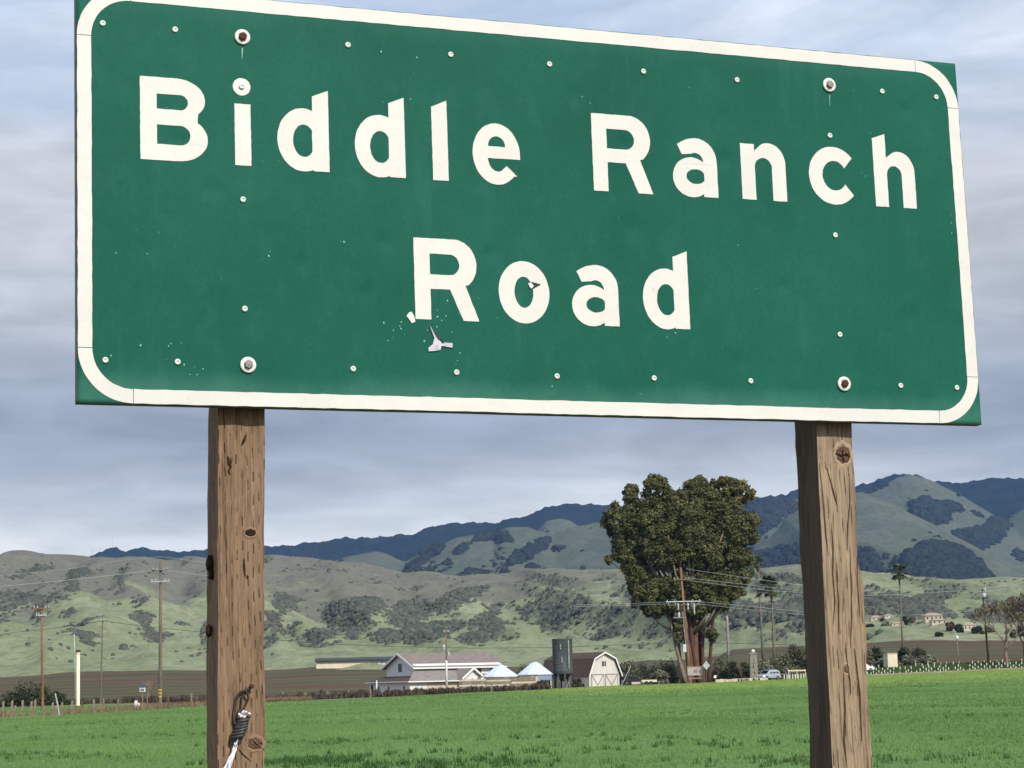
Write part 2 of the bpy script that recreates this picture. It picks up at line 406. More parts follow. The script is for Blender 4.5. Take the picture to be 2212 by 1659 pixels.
cropc = t.mix(t.math('MULTIPLY', t.attr('mustard'), t.step(t.noise(.25, 5, .7, (1, .6, 1)), .3, .6)), cropc, (.21, .30, .07))
c = t.mix(t.attr('crop'), soil, cropc)
c = t.mix(t.attr('verge'), c, (.075, .14, .04))
t.done(c, .95, .05)
fo = link('field', grid_mesh(X, Y, Z, {'crop': crop, 'mustard': mustard, 'verge': right_green}), MATS['farmland']); tag(fo, kind='structure')

# foothills with spurs and gullies
A_CREST = [(-1400, 1215), (-300, 1212), (0, 1205), (27, 1204), (62, 1201), (94, 1198), (125, 1197), (156, 1198), (188, 1201.6), (229, 1207), (271, 1211), (312, 1212.5), (354, 1211.5), (396, 1210),
           (448, 1208), (573, 1207.6), (642, 1206.7), (691, 1210), (719, 1213), (787, 1216), (838, 1228), (875, 1238), (902, 1240), (969, 1241), (1000, 1245), (1027, 1241), (1099, 1240), (1146, 1234), (1180, 1230),
           (1211, 1229.7), (1251, 1232), (1292, 1233), (1345, 1234), (1480, 1231), (1610, 1229), (1673, 1228.6), (1730, 1231), (1800, 1240), (1863, 1247.6), (1915, 1255), (1948, 1257.6), (1981, 1261.6), (2022, 1258), (2063, 1253),
           (2112, 1249.6), (2145, 1252), (2177, 1254), (2212, 1255), (2600, 1240), (3600, 1240)]
A_POLY = [[(289, 1338), (300, 1322), (315, 1313), (330, 1328), (328, 1345), (315, 1350), (295, 1345)], [(310, 1354), (330, 1357), (345, 1385), (330, 1392), (315, 1378)], [(352, 1372), (372, 1371), (352, 1383)],
          [(138, 1319), (152, 1319), (150, 1345), (165, 1362), (190, 1367), (215, 1370), (205, 1382), (195, 1396), (178, 1392), (170, 1375), (150, 1362), (140, 1340)], E_(390, 1348, 8, 7),
          [(146, 1232), (165, 1230), (200, 1240), (165, 1250), (160, 1275), (150, 1295), (152, 1250)], (.6, [(50, 1230), (110, 1215), (120, 1225), (70, 1240), (20, 1255), (30, 1242)]), (.7, [(0, 1290), (20, 1275), (40, 1270), (15, 1305), (0, 1318)]),
          (.45, [(20, 1285), (70, 1278), (140, 1290), (150, 1310), (90, 1312), (30, 1305)]), E_(265, 1401, 6, 3), E_(290, 1398, 5, 3), E_(46, 1397, 10, 4), E_(6, 1390, 6, 5),
          [(575, 1325), (610, 1325), (603, 1350), (600, 1375), (580, 1385), (578, 1340)], [(655, 1367), (685, 1360), (700, 1365), (728, 1365), (705, 1385), (685, 1397), (670, 1392)],
          (.75, [(690, 1330), (720, 1300), (770, 1295), (830, 1290), (815, 1320), (790, 1340), (765, 1362), (750, 1365), (735, 1350), (700, 1345)]), [(748, 1362), (765, 1362), (768, 1375), (759, 1388), (748, 1372)],
          [(805, 1378), (830, 1360), (845, 1362), (870, 1375), (850, 1395), (815, 1388)], (.7, [(833, 1340), (860, 1300), (900, 1290), (935, 1320), (915, 1345), (880, 1358), (840, 1355)]),
          [(872, 1385), (885, 1360), (930, 1345), (965, 1345), (1010, 1345), (985, 1365), (950, 1380), (912, 1393)], [(995, 1375), (1030, 1365), (1085, 1360), (1097, 1365), (1060, 1385), (1010, 1395), (995, 1385)],
          (.8, [(1035, 1352), (1055, 1338), (1090, 1338), (1095, 1345), (1070, 1362), (1040, 1362)]), [(1120, 1325), (1140, 1300), (1160, 1298), (1158, 1312), (1145, 1335), (1128, 1340)],
          (.8, [(1190, 1335), (1195, 1315), (1220, 1308), (1270, 1308), (1255, 1325), (1235, 1342), (1200, 1340)]), [(1162, 1355), (1180, 1347), (1192, 1352), (1197, 1345), (1210, 1346), (1218, 1352), (1205, 1365), (1195, 1374), (1180, 1362)],
          [(1282, 1318), (1295, 1308), (1322, 1305), (1315, 1320), (1295, 1330)], [(1295, 1345), (1310, 1325), (1350, 1310), (1355, 1330), (1325, 1347), (1305, 1350)], [(1275, 1372), (1290, 1370), (1330, 1355), (1356, 1348), (1356, 1365), (1320, 1380), (1285, 1386)],
          (.7, [(1060, 1305), (1085, 1300), (1105, 1300), (1075, 1330), (1040, 1350), (1000, 1365), (1040, 1330)]), (.8, [(940, 1300), (1000, 1270), (1060, 1268), (1030, 1290), (980, 1320), (945, 1335)]),
          [(1570, 1295), (1650, 1310), (1730, 1290), (1760, 1335), (1700, 1345), (1640, 1352), (1590, 1360), (1570, 1340)], [(1672, 1378), (1700, 1355), (1750, 1338), (1750, 1360), (1700, 1375)],
          [(1850, 1285), (1900, 1287), (1950, 1285), (1990, 1310), (1980, 1338), (1940, 1330), (1850, 1332)], [(1980, 1290), (2040, 1280), (2060, 1280), (2030, 1310), (2060, 1330), (2020, 1345), (1985, 1330)],
          (.8, [(2080, 1330), (2150, 1300), (2240, 1310), (2240, 1345), (2150, 1350)]), (.75, [(590, 1280), (650, 1290), (640, 1320), (590, 1320)]), (.6, [(1640, 1235), (1730, 1245), (1735, 1265), (1660, 1270)])]
def a_brown(U, px, py, X, Y):
    left = 1 - smooth(900, 1500, px)
    return .75 * smooth(.34, .62, U + (fbm(X / 60, Y / 90, 77, 4) - .5) * .5) * (.75 + .25 * left) * (1 - .75 * smooth(1760, 1860, px))
def a_rock(U, px, py, X, Y): return .40 * smooth(.42, .7, U) * (1 - smooth(.93, 1, U))
hill_material('hill_grass', (.200, .235, .125), (.255, .280, .165), (.158, .156, .122), (.40, .35, .28), (.075, .082, .058), (.115, .118, .085), 1.0)
def a_base(Xg): return ground_z(Xg, np.full_like(Xg, 960.0)) - .8
ridge('foothills', A_CREST, 2400.0, 960.0, 3100.0, a_base, (-1100, 1100), 1000, 250, ((0, .12, .35, .65, .88, 1), (0, .09, .30, .66, .93, 1)),
      (21.0, 60.0, .16), A_POLY, MATS['hill_grass'], 5, a_brown, a_rock, 0, .42, 1.0, 5, (22000, 1.0, 3.4, .008, 'hillside_scrub', 'grey green scrub and small oaks across the near foothills', 'hill_scrub'))

B_CREST = [(-1400, 1300), (400, 1262), (600, 1245), (700, 1217), (719, 1213), (746, 1203), (783, 1196), (811, 1191), (829, 1194), (848, 1202.5), (866, 1211), (875, 1213.5), (893, 1205), (912, 1195), (945, 1181), (984, 1162), (1017, 1156.6), (1054, 1153.5),
           (1070, 1155), (1078, 1148), (1093, 1140), (1111, 1138), (1140, 1138.7), (1160, 1145.5), (1191, 1155), (1201, 1152.6), (1232, 1140), (1272, 1132), (1299, 1126), (1380, 1120), (1480, 1140), (1560, 1180), (1600, 1194), (1627, 1188.5), (1653, 1171), (1681, 1143),
           (1696, 1120), (1727, 1100), (1790, 1074), (1830, 1066), (1854, 1067.6), (1874, 1070), (1899, 1078), (1924, 1086), (1948, 1099.6), (1981, 1116), (2006, 1127), (2047, 1150), (2079, 1176), (2105, 1199), (2140, 1225), (2200, 1240), (2600, 1230), (3600, 1235)]
B_POLY = [[(1590, 1235), (1600, 1200), (1653, 1190), (1690, 1182), (1745, 1185), (1770, 1240)],
          [(1820, 1190), (1880, 1187), (1900, 1210), (1898, 1232), (1925, 1245), (1940, 1235), (1960, 1195), (1985, 1182), (2010, 1172), (2050, 1178), (2090, 1195), (2130, 1230), (2150, 1275), (1830, 1275)],
          [(920, 1195), (940, 1183), (960, 1178), (955, 1190), (930, 1205), (890, 1235), (870, 1240)], [(1020, 1165), (1050, 1155), (1080, 1150), (1100, 1160), (1105, 1172), (1085, 1170), (1060, 1165), (1030, 1172)],
          [(985, 1198), (1003, 1175), (1007, 1180), (992, 1201)], [(1190, 1156), (1165, 1172), (1130, 1192), (1100, 1213), (1082, 1230), (1100, 1224), (1124, 1214), (1145, 1202), (1175, 1182)], [(990, 1248), (1005, 1238), (1030, 1234), (1040, 1240), (1010, 1250)],
          (.7, E_(1205, 1188, 12, 5)), E_(1150, 1228, 11, 5), E_(1060, 1238, 6, 3), E_(1095, 1238, 9, 3)]
hill_material('far_grass', (.088, .112, .080), (.118, .132, .096), (.110, .105, .092), (.14, .13, .11), (.034, .044, .038), (.052, .062, .050), .45)
ridge('grassy_mountain', B_CREST, 4600.0, 3000.0, 6000.0, 5.0, (-1500, 1700), 640, 150, ((0, .3, .7, 1), (0, .2, .66, 1)), (42.0, 190.0, .22), B_POLY, MATS['far_grass'], 9,
      lambda U, px, py, X, Y: .35 * smooth(.2, .9, U), None, 0, .28, 4.0, 2, (9000, 4., 11., .0012, 'mountain_scrub', 'dark oak woods in the hollows of the grassy mountain', 'mountain_scrub'))
C_CREST = [(-1400, 1330), (1000, 1260), (1150, 1160), (1179, 1126), (1211, 1120), (1232, 1125), (1248, 1136), (1300, 1165), (1500, 1190), (1621, 1085), (1700, 1080), (1800, 1070), (1868, 1062), (1891, 1053.6), (1915, 1045), (1940, 1031), (1964, 1026),
           (1989, 1030), (2013, 1038), (2046, 1055), (2079, 1071.5), (2111, 1091), (2144, 1110.6), (2157, 1119.6), (2169, 1125), (2193, 1110), (2212, 1099), (2300, 1060), (2600, 1040), (3600, 1040)]
C_POLY = [[(1955, 1135), (1970, 1090), (1995, 1075), (2030, 1088), (2060, 1085), (2075, 1100), (2050, 1110), (2030, 1130), (2000, 1142), (1985, 1130)], (.8, [(2060, 1150), (2120, 1140), (2165, 1128), (2180, 1135), (2150, 1170), (2100, 1200), (2150, 1250), (2080, 1230), (2050, 1180)]),
          [(2150, 1122), (2170, 1126), (2180, 1133), (2150, 1150), (2130, 1138)], E_(2110, 1110, 6, 4), [(1600, 1085), (1660, 1080), (1710, 1085), (1730, 1100), (1690, 1120), (1660, 1150), (1600, 1180)], (.8, E_(2200, 1200, 8, 12)), (.7, [(1870, 1062), (1915, 1046), (1945, 1030), (1940, 1036), (1905, 1055), (1880, 1066)])]
ridge('bare_peak', C_CREST, 5800.0, 4300.0, 7000.0, 5.0, (-1900, 2200), 520, 130, ((0, .3, .7, 1), (0, .2, .68, 1)), (55.0, 260.0, .15), C_POLY, MATS['far_grass'], 15,
      lambda U, px, py, X, Y: .3 * smooth(.3, 1, U), None, 0, .3, 5.0, 2, (6000, 5., 13., .0012, 'mountain_scrub', 'dark oak woods on the flanks of the bare peak', 'mountain_scrub'))
F_CREST = [(-1400, 1260), (0, 1235), (150, 1212), (189, 1201.6), (208, 1194), (229, 1186.5), (246, 1184.6), (273, 1187.5), (292, 1184.6), (312, 1185), (333, 1188.5), (364, 1191), (412, 1191), (448, 1188.5), (573, 1177), (599, 1182), (627, 1178), (654, 1173.6), (682, 1170), (702, 1169),
           (728, 1161.6), (748, 1159), (783, 1162.6), (816, 1163.5), (829, 1160), (866, 1155), (893, 1155.6), (915, 1146), (937, 1138), (966, 1133), (1007, 1131), (1037, 1128), (1068, 1127.6), (1092, 1122), (1131, 1115), (1156, 1105.6), (1176, 1097.5), (1211, 1089), (1242, 1085), (1262, 1087), (1289, 1090),
           (1323, 1092), (1480, 1085), (1621, 1074), (1641, 1078), (1673, 1075), (1701, 1066.6), (1727, 1057.6), (1854, 1050.5), (1879, 1040.7), (1906, 1029), (1942, 1026), (1964, 1023.4), (1978, 1025), (1997, 1032.5), (2030, 1040.6), (2059, 1046), (2066, 1043.9), (2087, 1041.5), (2112, 1036.5), (2136, 1032.5),
           (2153, 1034), (2177, 1030), (2212, 1034), (2700, 1030), (3600, 1040)]
t = NT('far_forest'); t.bump(t.noise(.03, 5, .7), 10, .5)
t.done(t.mix(t.step(t.noise(.012, 5, .7), .3, .7), (.012, .018, .018), (.022, .030, .026)), .95, .03)
ridge('forest_ridge', F_CREST, 7400.0, 5600.0, 8600.0, 5.0, (-2500, 2700), 900, 110, ((0, .3, .7, 1), (0, .22, .7, 1)), (60.0, 300.0, .1), [], MATS['far_forest'], 25, None, None, 13.0, 0, 10, 0)

# ------------------------------------------------------------------ haze
hz = bpy.data.materials.new('haze_air'); hz.use_nodes = True
hn, hl = hz.node_tree.nodes, hz.node_tree.links; hn.clear()
ho = hn.new('ShaderNodeOutputMaterial'); hv = hn.new('ShaderNodeVolumePrincipled')
hv.inputs['Color'].default_value = (.24, .48, 1.0, 1); hv.inputs['Density'].default_value = 3.1e-5
hv.inputs['Density Attribute'].default_value = ''; hv.inputs['Temperature Attribute'].default_value = ''; hv.inputs['Color Attribute'].default_value = ''
hv.inputs['Anisotropy'].default_value = 0.0
hl.new(hv.outputs[0], ho.inputs['Volume'])
tag(MB().box(-9400, 9400, -1900, 9400, -9.0, 820.0).build('haze', hz), kind='stuff')

# ------------------------------------------------------------------ the road sign
SW, SH = 2.13, 2.13 / 2.39485
def _pose():
    K = 3264.0 / 2212.0
    dst = [(242.6 / K, -58 / K), (3045.1 / K, 202.3 / K), (3128.3 / K, 1354.1 / K), (245.8 / K, 1284 / K)]
    src = [(0, 0), (SW, 0), (SW, SH), (0, SH)]
    A = []
    for (x, y), (u, v) in zip(src, dst):
        u = (u - IW / 2) / F; v = (v - IH / 2) / F
        A.append([x, y, 1, 0, 0, 0, -u * x, -u * y, -u]); A.append([0, 0, 0, x, y, 1, -v * x, -v * y, -v])
    Hm = np.linalg.svd(np.array(A))[2][-1].reshape(3, 3)
    if Hm[2, 2] < 0: Hm = -Hm
    k = (np.linalg.norm(Hm[:, 0]) + np.linalg.norm(Hm[:, 1])) / 2
    Hm /= k
    w = lambda c: RGT * c[0] - UPV * c[1] + FWD * c[2]
    xa = w(Hm[:, 0]); xa /= np.linalg.norm(xa); dn = w(Hm[:, 1]); dn -= xa * (dn @ xa); dn /= np.linalg.norm(dn)
    tl = EYE + w(Hm[:, 2])
    return tl - (-dn) * SH * 1.0, xa, -dn
BLc, SX, SZ = _pose()          # bottom-left corner of the panel, its right and up directions
SY = np.cross(SZ, SX)          # away from the viewer
mid = BLc + SX * SW / 2
lift = (mid[2] - gz(mid[0], mid[1])) / SZ[2]
base = mid - SZ * lift
sign = bpy.data.objects.new('road_sign', None); COL.objects.link(sign)
_m = Matrix.Identity(4)
for k in range(3):
    _m[k][0], _m[k][1], _m[k][2], _m[k][3] = SX[k], SY[k], SZ[k], base[k]
sign.matrix_world = _m
tag(sign, 'large green road name sign with white lettering on two weathered wooden posts', 'road sign')
DENTS = ((.214, .562, .016, .0030), (1.487, .603, .018, .0034), (.905, .352, .014, .0026), (1.12, .735, .02, .0022), (.615, .255, .018, .0026), (1.625, .31, .016, .002), (.47, .31, .014, .0022), (1.25, .43, .02, .0020), (1.95, .25, .02, .0022), (1.235, .625, .013, .0026), (.29, .46, .018, .0018), (.66, .37, .016, .0024), (1.5, .13, .02, .0022), (1.98, .76, .016, .002))
def warp(x, z):      # the sheet is not quite flat (metres out of plane, towards the viewer negative)
    x = np.asarray(x, float); z = np.asarray(z, float)
    d_ = sum(dp * np.exp(-((x - cx) ** 2 + (z - cz) ** 2) / rr ** 2) for cx, cz, rr, dp in DENTS)
    return d_ - .0022 * np.sin(x * 3.1 + .6) * np.sin(z * 4.0 + .4) - .0035 * np.exp(-((x - .80) / .10) ** 2) * np.exp(-(z / .12) ** 2) + .003 * np.exp(-((x - 1.72) / .09) ** 2 - (z / .1) ** 2)
def L(x, z, y=0.0):  # panel coordinates in metres from its bottom-left corner -> sign's own space
    return (x - SW / 2, float(warp(x, z)) + y, z + lift)
t = NT('green_sheeting')
g = t.mix(t.step(t.noise(2.2, 5, .6), .3, .7), (.0060, .092, .059), (.0105, .116, .076))
g = t.mix(t.math('MULTIPLY', t.step(t.noise(110, 4, .7), .38, .72), .38), g, (.004, .076, .049))
g = t.mix(t.math('MULTIPLY', t.step(t.noise(16, 5, .65, (1, 1, .6)), .48, .7), .3), g, (.022, .135, .092))
sp = t.node('ShaderNodeSeparateXYZ'); t.l.new(t.tc.outputs['Object'], sp.inputs[0])
dz = t.math('SUBTRACT', sp.outputs[2], lift)
dust = t.math('ADD', t.step(dz, .12, .02), t.math('MULTIPLY', t.math('SUBTRACT', t.noise(5, 5, .65), .5), 1.3))
g = t.mix(t.math('MULTIPLY', t.step(dust, .3, 1.3), .45), g, (.085, .25, .19))
top = t.math('ADD', t.step(dz, .78, .87), t.math('MULTIPLY', t.math('SUBTRACT', t.noise(4, 5, .65, (1, 1, 1), 0, (3, 3, 3)), .5), 1.3))
g = t.mix(t.math('MULTIPLY', t.step(top, .4, 1.4), .25), g, (.06, .20, .15))
streak = t.noise(14, 4, .6, (1, 1, .12))
g = t.mix(t.math('MULTIPLY', t.step(streak, .55, .78), .22), g, (.05, .18, .135))
chip = t.noise(95, 2, .5, (1, 1, .7), 0, (2, 5, 1))
zone = t.noise(3.1, 3, .6, (1, 1, 1), 0, (7, 1, 3))
g = t.mix(t.math('MULTIPLY', t.step(chip, .74, .77), t.step(zone, .5, .62)), g, (.16, .40, .32))
t.bump(t.noise(7, 3, .5), .004, .25)
t.done(g, t.math('ADD', .50, t.math('MULTIPLY', t.noise(30, 3), .15)), .09)
t = NT('white_sheeting')
w = t.mix(t.step(t.noise(9, 5, .65), .3, .72), (.72, .70, .635), (.66, .645, .59))
w = t.mix(t.math('MULTIPLY', t.step(t.noise(140, 3, .6), .60, .72), .3), w, (.42, .40, .34))
w = t.mix(t.math('MULTIPLY', t.step(t.noise(38, 4, .7, (1, 1, 1), .5, (1, 2, 3)), .66, .74), .5), w, (.50, .48, .42))
t.bump(t.noise(40, 3), .0012, .4); t.done(w, .5, .35)
mat('aluminium', (.42, .42, .45), .5, .3, 60, .4, .3); mat('rivet_white', (.62, .66, .60), .45, .2, 400, .4)
mat('rusty_steel', (.085, .034, .020), .85, .5, 300, .3, .2); mat('grey_steel', (.20, .19, .19), .5, .3, 300, .5, .6); mat('washer_white', (.72, .71, .66), .5, .2, 200, .4)
mat('tear_dark', (.03, .035, .035), .7, .3, 100, .3)

# panel: subdivided sheet with a folded edge
nx, nz = 230, 96
gx_, gz_ = np.meshgrid(np.linspace(0, SW, nx), np.linspace(0, SH, nz))
V = np.array([L(x, z) for x, z in zip(gx_.ravel(), gz_.ravel())]); nV = len(V)
idx = np.arange(nV).reshape(nz, nx); Q = np.stack([idx[:-1, :-1], idx[:-1, 1:], idx[1:, 1:], idx[1:, :-1]], -1).reshape(-1, 4)
Vb = V + np.array([0, .024, 0]); Qb = Q[:, ::-1] + nV
loop = list(idx[0, :]) + list(idx[1:, -1]) + list(idx[-1, -2::-1]) + list(idx[-2:0:-1, 0])
Qs = np.array([(loop[i], loop[i] + nV, loop[(i + 1) % len(loop)] + nV, loop[(i + 1) % len(loop)]) for i in range(len(loop))])
panel = link('sign_panel', raw_mesh('sign_panel', np.vstack([V, Vb]), np.vstack([Q, Qb, Qs])), MATS['green_sheeting'], sign)
mat('panel_edge', (.13, .14, .12), .6, .3, 60, .3); panel.data.materials.append(MATS['panel_edge'])
panel.data.polygons.foreach_set('material_index', np.concatenate([np.zeros(len(Q)), np.ones(len(Qb) + len(Qs))]).astype(np.int32))

def plate(name, loops, m, parent, y=-.0004, th=.0005, jit=.00035, seed=0):
    """flat cut-out with holes, following the sheet: loops in metres on the panel"""
    cu = bpy.data.curves.new(name, 'CURVE'); cu.dimensions = '2D'; cu.fill_mode = 'BOTH'
    r = random.Random(seed)
    for lp in loops:
        s_ = cu.splines.new('POLY'); s_.points.add(len(lp) - 1); s_.use_cyclic_u = True
        for p, (x, z) in zip(s_.points, lp): p.co = (x + r.uniform(-jit, jit), z + r.uniform(-jit, jit), 0, 1)
    tmp = bpy.data.objects.new('tmp', cu); COL.objects.link(tmp)
    me = bpy.data.meshes.new_from_object(tmp.evaluated_get(bpy.context.evaluated_depsgraph_get()))
    bpy.data.objects.remove(tmp); bpy.data.curves.remove(cu)
    vs = [tuple(v.co[:2]) for v in me.vertices]; fs = [tuple(p.vertices) for p in me.polygons]
    if me.polygons and me.polygons[0].normal.z < 0: fs = [f[::-1] for f in fs]
    bpy.data.meshes.remove(me)
    n = len(vs); V = [L(x, z, y - th) for x, z in vs] + [L(x, z, y) for x, z in vs]
    cnt = {}
    for f in fs:
        for a, b in zip(f, f[1:] + f[:1]): cnt[(a, b)] = 1
    side = [(a, a + n, b + n, b) for a, b in cnt if (b, a) not in cnt]
    mm = bpy.data.meshes.new(name); mm.from_pydata(V, [], fs + [tuple(i + n for i in f[::-1]) for f in fs] + side); mm.update()
    return link(name, mm, m, parent)
def arc(cx, cy, rx, ry, a0, a1, n=18):
    return [(cx + rx * math.cos(math.radians(a0 + (a1 - a0) * i / n)), cy + ry * math.sin(math.radians(a0 + (a1 - a0) * i / n))) for i in range(n + 1)]
GL = {
 'B': [[(0, 0), (40, 0), (80, 0)] + arc(80, 49, 63, 49, -90, 48)[1:] + [(122, 95)] + arc(76, 134.5, 62, 45.5, -40, 90) + [(38, 180), (0, 180), (0, 90)],
       [(35, 35)] + arc(85, 56, 21, 21, -90, 90) + [(35, 77)], [(35, 111)] + arc(85, 127.5, 16.5, 16.5, -90, 90) + [(35, 144)]],
 'i': [[(0, 0), (35, 0), (35, 135), (0, 135)], arc(16.5, 173, 19.2, 19.2, 0, 350, 35)],
 'd': [[(78, 0), (114, 0), (114, 90), (114, 181), (78, 166), (78, 126)] + arc(57, 68, 57, 70, 68, 290, 34) + [(78, 3)], arc(58.4, 66, 24, 36, 40, 320, 30)],
 'l': [[(0, 0), (36, 0), (36, 90), (36, 182), (0, 166), (0, 80)]],
 'e': [[(112, 58), (70, 58), (36, 58)] + arc(58, 60, 22.5, 32, 188, 305, 16) + [(79.5, 42), (103.5, 20)] + arc(56, 68, 56, 70, -44, -354, 40), arc(57, 85, 20.3, 23.5, 0, 180, 16)],
 'R': [[(0, 0), (36, 0), (36, 68), (81, 68), (110, 0), (146.6, 0), (117, 78)] + arc(92, 124, 52, 56, -52, 90, 20) + [(40, 180), (0, 180), (0, 90)], [(36, 100)] + arc(82, 123, 22, 23, -90, 90) + [(36, 146)]],
 'a': [[(13.5, 121.5), (25, 128.5), (37, 134)] + arc(60, 84, 53, 54, 106, 0, 20) + [(113, 0), (77, 0), (77, 6)] + arc(48, 45, 48, 47, -56, -310, 34) + [(78.5, 80)] + arc(58, 82, 20.5, 21, 4, 120, 12) + [(25, 98)], arc(58, 47, 24, 17.6, 28, 332, 24)],
 'n': [[(0, 0), (36, 0), (36, 79)] + arc(58, 79, 22, 22, 180, 0, 14)[1:] + [(80, 0), (116, 0)] + arc(72, 88, 44, 49.5, 0, 112, 18) + [(36, 117), (36, 133), (0, 133)]],
 'c': [arc(66, 70, 66, 70, 40, 320, 40) + arc(68, 70, 32, 36, -33, -327, 34)],
 'h': [[(0, 0), (35, 0), (35, 79)] + arc(55, 79, 20, 22, 180, 0, 14)[1:] + [(75, 0), (111, 0)] + arc(69, 88, 42, 49, 0, 113, 18) + [(35, 120), (35, 179), (0, 166)]],
 'o': [arc(60, 70, 60, 70, 0, 352, 44), arc(59.5, 70, 22.3, 35, 0, 350, 34)],
}
TEXT = [('B', 132, 516.5), ('i', 333.3, 516.5), ('d', 426, 514), ('d', 598, 512), ('l', 775, 512), ('e', 869, 512.5), ('R', 1157, 512), ('a', 1355, 513), ('n', 1530, 514.5), ('c', 1707, 515), ('h', 1882, 517.5),
        ('R', 725, 200.5), ('o', 919, 200.5), ('a', 1092.7, 202.5), ('d', 1266, 202.5)]
def dens(lp, step=9.0):   # points along straight runs so that the plates follow the sheet
    out = []
    for i, p in enumerate(lp):
        q = lp[(i + 1) % len(lp)]; n = max(1, int(math.dist(p, q) // step))
        out += [(p[0] + (q[0] - p[0]) * k / n, p[1] + (q[1] - p[1]) * k / n) for k in range(n)]
    return out
for i, (ch, x, z) in enumerate(TEXT):
    lo = plate('letter', [[((x + a) / 1000, (z + b) / 1000) for a, b in dens(lp)] for lp in GL[ch]], MATS['white_sheeting'], panel, seed=i)
    lo['label'] = 'white letter %s' % ch
# border: four strips, four curved corners
bt, ro, gp = .0295, .112, .0013
ri = ro - bt
def strip_obj(x0, x1, z0, z1, seed):
    nx_, nz_ = (90, 3) if x1 - x0 > z1 - z0 else (3, 40); r = random.Random(seed); V = []; Fc = []
    for j in range(nz_ + 1):
        for i in range(nx_ + 1):
            x = x0 + (x1 - x0) * i / nx_; z = z0 + (z1 - z0) * j / nz_
            if nx_ > nz_ and j in (0, nz_): z += r.uniform(-.0006, .0006)
            if nz_ > nx_ and i in (0, nx_): x += r.uniform(-.0006, .0006)
            V.append(L(x, z, -.0009))
    n = nx_ + 1; Fc = [(j * n + i, j * n + i + 1, (j + 1) * n + i + 1, (j + 1) * n + i) for j in range(nz_) for i in range(nx_)]
    o = MB().add(V, Fc).build('border_strip', MATS['white_sheeting'], panel); md = o.modifiers.new('solid', 'SOLIDIFY'); md.thickness = .0005; md.offset = -1.0 if o.data.polygons[0].normal.y < 0 else 1.0
mg = .0014
for k, (x0, x1, z0, z1) in enumerate(((mg + ro + gp, SW - mg - ro - gp, mg, mg + bt), (mg + ro + gp, SW - mg - ro - gp, SH - mg - bt, SH - mg), (mg, mg + bt, mg + ro + gp, SH - mg - ro - gp), (SW - mg - bt, SW - mg, mg + ro + gp, SH - mg - ro - gp))):
    strip_obj(x0, x1, z0, z1, 40 + k)
for k, (cx, cz, a) in enumerate(((mg + ro, mg + ro, 180), (SW - mg - ro, mg + ro, 270), (SW - mg - ro, SH - mg - ro, 0), (mg + ro, SH - mg - ro, 90))):
    plate('border_corner', [arc(cx, cz, ro, ro, a, a + 90, 24) + arc(cx, cz, ri, ri, a + 90, a, 24)], MATS['white_sheeting'], panel, seed=50 + k, jit=.0003)
# rivets, bolts
riv = MB().lathe([(.0065, 0), (.0065, .0012), (.0055, .0022), (.0024, .0026), (.0021, .0012), (.0001, .0012)], n=12)
rv0 = None
for x, z in ((55, 804), (208, 804), (588, 803), (824.6, 801), (1060, 798), (1292, 800), (1531, 799), (1919, 802), (2068.6, 799.5), (348.5, 442), (348.7, 207), (1768.7, 682), (1767, 441), (1763, 204), (57, 89), (205.5, 90), (582, 87), (814, 86), (1049, 85), (1283.6, 87.5), (1525, 88), (1916, 88), (2068, 87), (350, 690)):
    if rv0 is None: o = rv0 = riv.build('rivet', MATS['rivet_white'], panel, True)
    else: o = rv0.copy(); COL.objects.link(o)
    o.location = L(x / 1000, z / 1000, -.0008 if (x, z) != (350, 690) else -.0022); o.rotation_euler = (math.pi / 2, 0, 0)
for x, z, m in ((353, 800, 'rusty_steel'), (1774.6, 806, 'grey_steel'), (353.7, 88, 'grey_steel'), (1766, 88, 'rusty_steel')):
    o = MB().lathe([(.0170, 0), (.0170, .0030), (.0160, .0042), (.0078, .0042), (.0070, .0020)], n=28).build('washer', MATS['washer_white'], sign, True)
    o.location = L(x / 1000, z / 1000, -.0004); o.rotation_euler = (math.pi / 2, 0, 0)
    b = MB().lathe([(.0092, .0030), (.0092, .0090), (.0080, .0100), (.0001, .0102)], n=6, ph=random.uniform(0, 1)).build('bolt_head', MATS[m], o)
# damage: torn tongue of metal under the R, a nick in the o, flaked spots
def flake(name, poly, m, y=-.0012, th=.0010, seed=0): return plate(name, [[(a / 1000, b / 1000) for a, b in poly]], MATS[m], panel, y, th, .0003, seed)
flake('torn_flap', [(756, 186), (760, 182), (769, 166), (783, 148), (806, 140), (807, 150), (788, 151), (781, 143), (779, 134), (768, 132), (752, 130), (751, 138), (762, 146), (766, 160)], 'aluminium', -.001, .002, 1)
flake('tear', [(759, 184), (772, 168), (788, 153), (775, 156), (768, 166)], 'tear_dark', -.0032, .0006, 2)
flake('peeled_spot', [(709, 213), (716, 216), (722, 205), (724, 194), (716, 191), (709, 200), (704, 206)], 'washer_white', -.0012, .0008, 3)
flake('nick', [(995, 295), (1019, 290), (999, 279), (1003, 288)], 'tear_dark', -.0022, .0006, 4)
flake('peeled_spot', [(989, 291), (996, 293), (999, 284), (996, 279), (991, 283)], 'washer_white', -.0022, .0006, 5)
ch = MB(); r = random.Random(3)
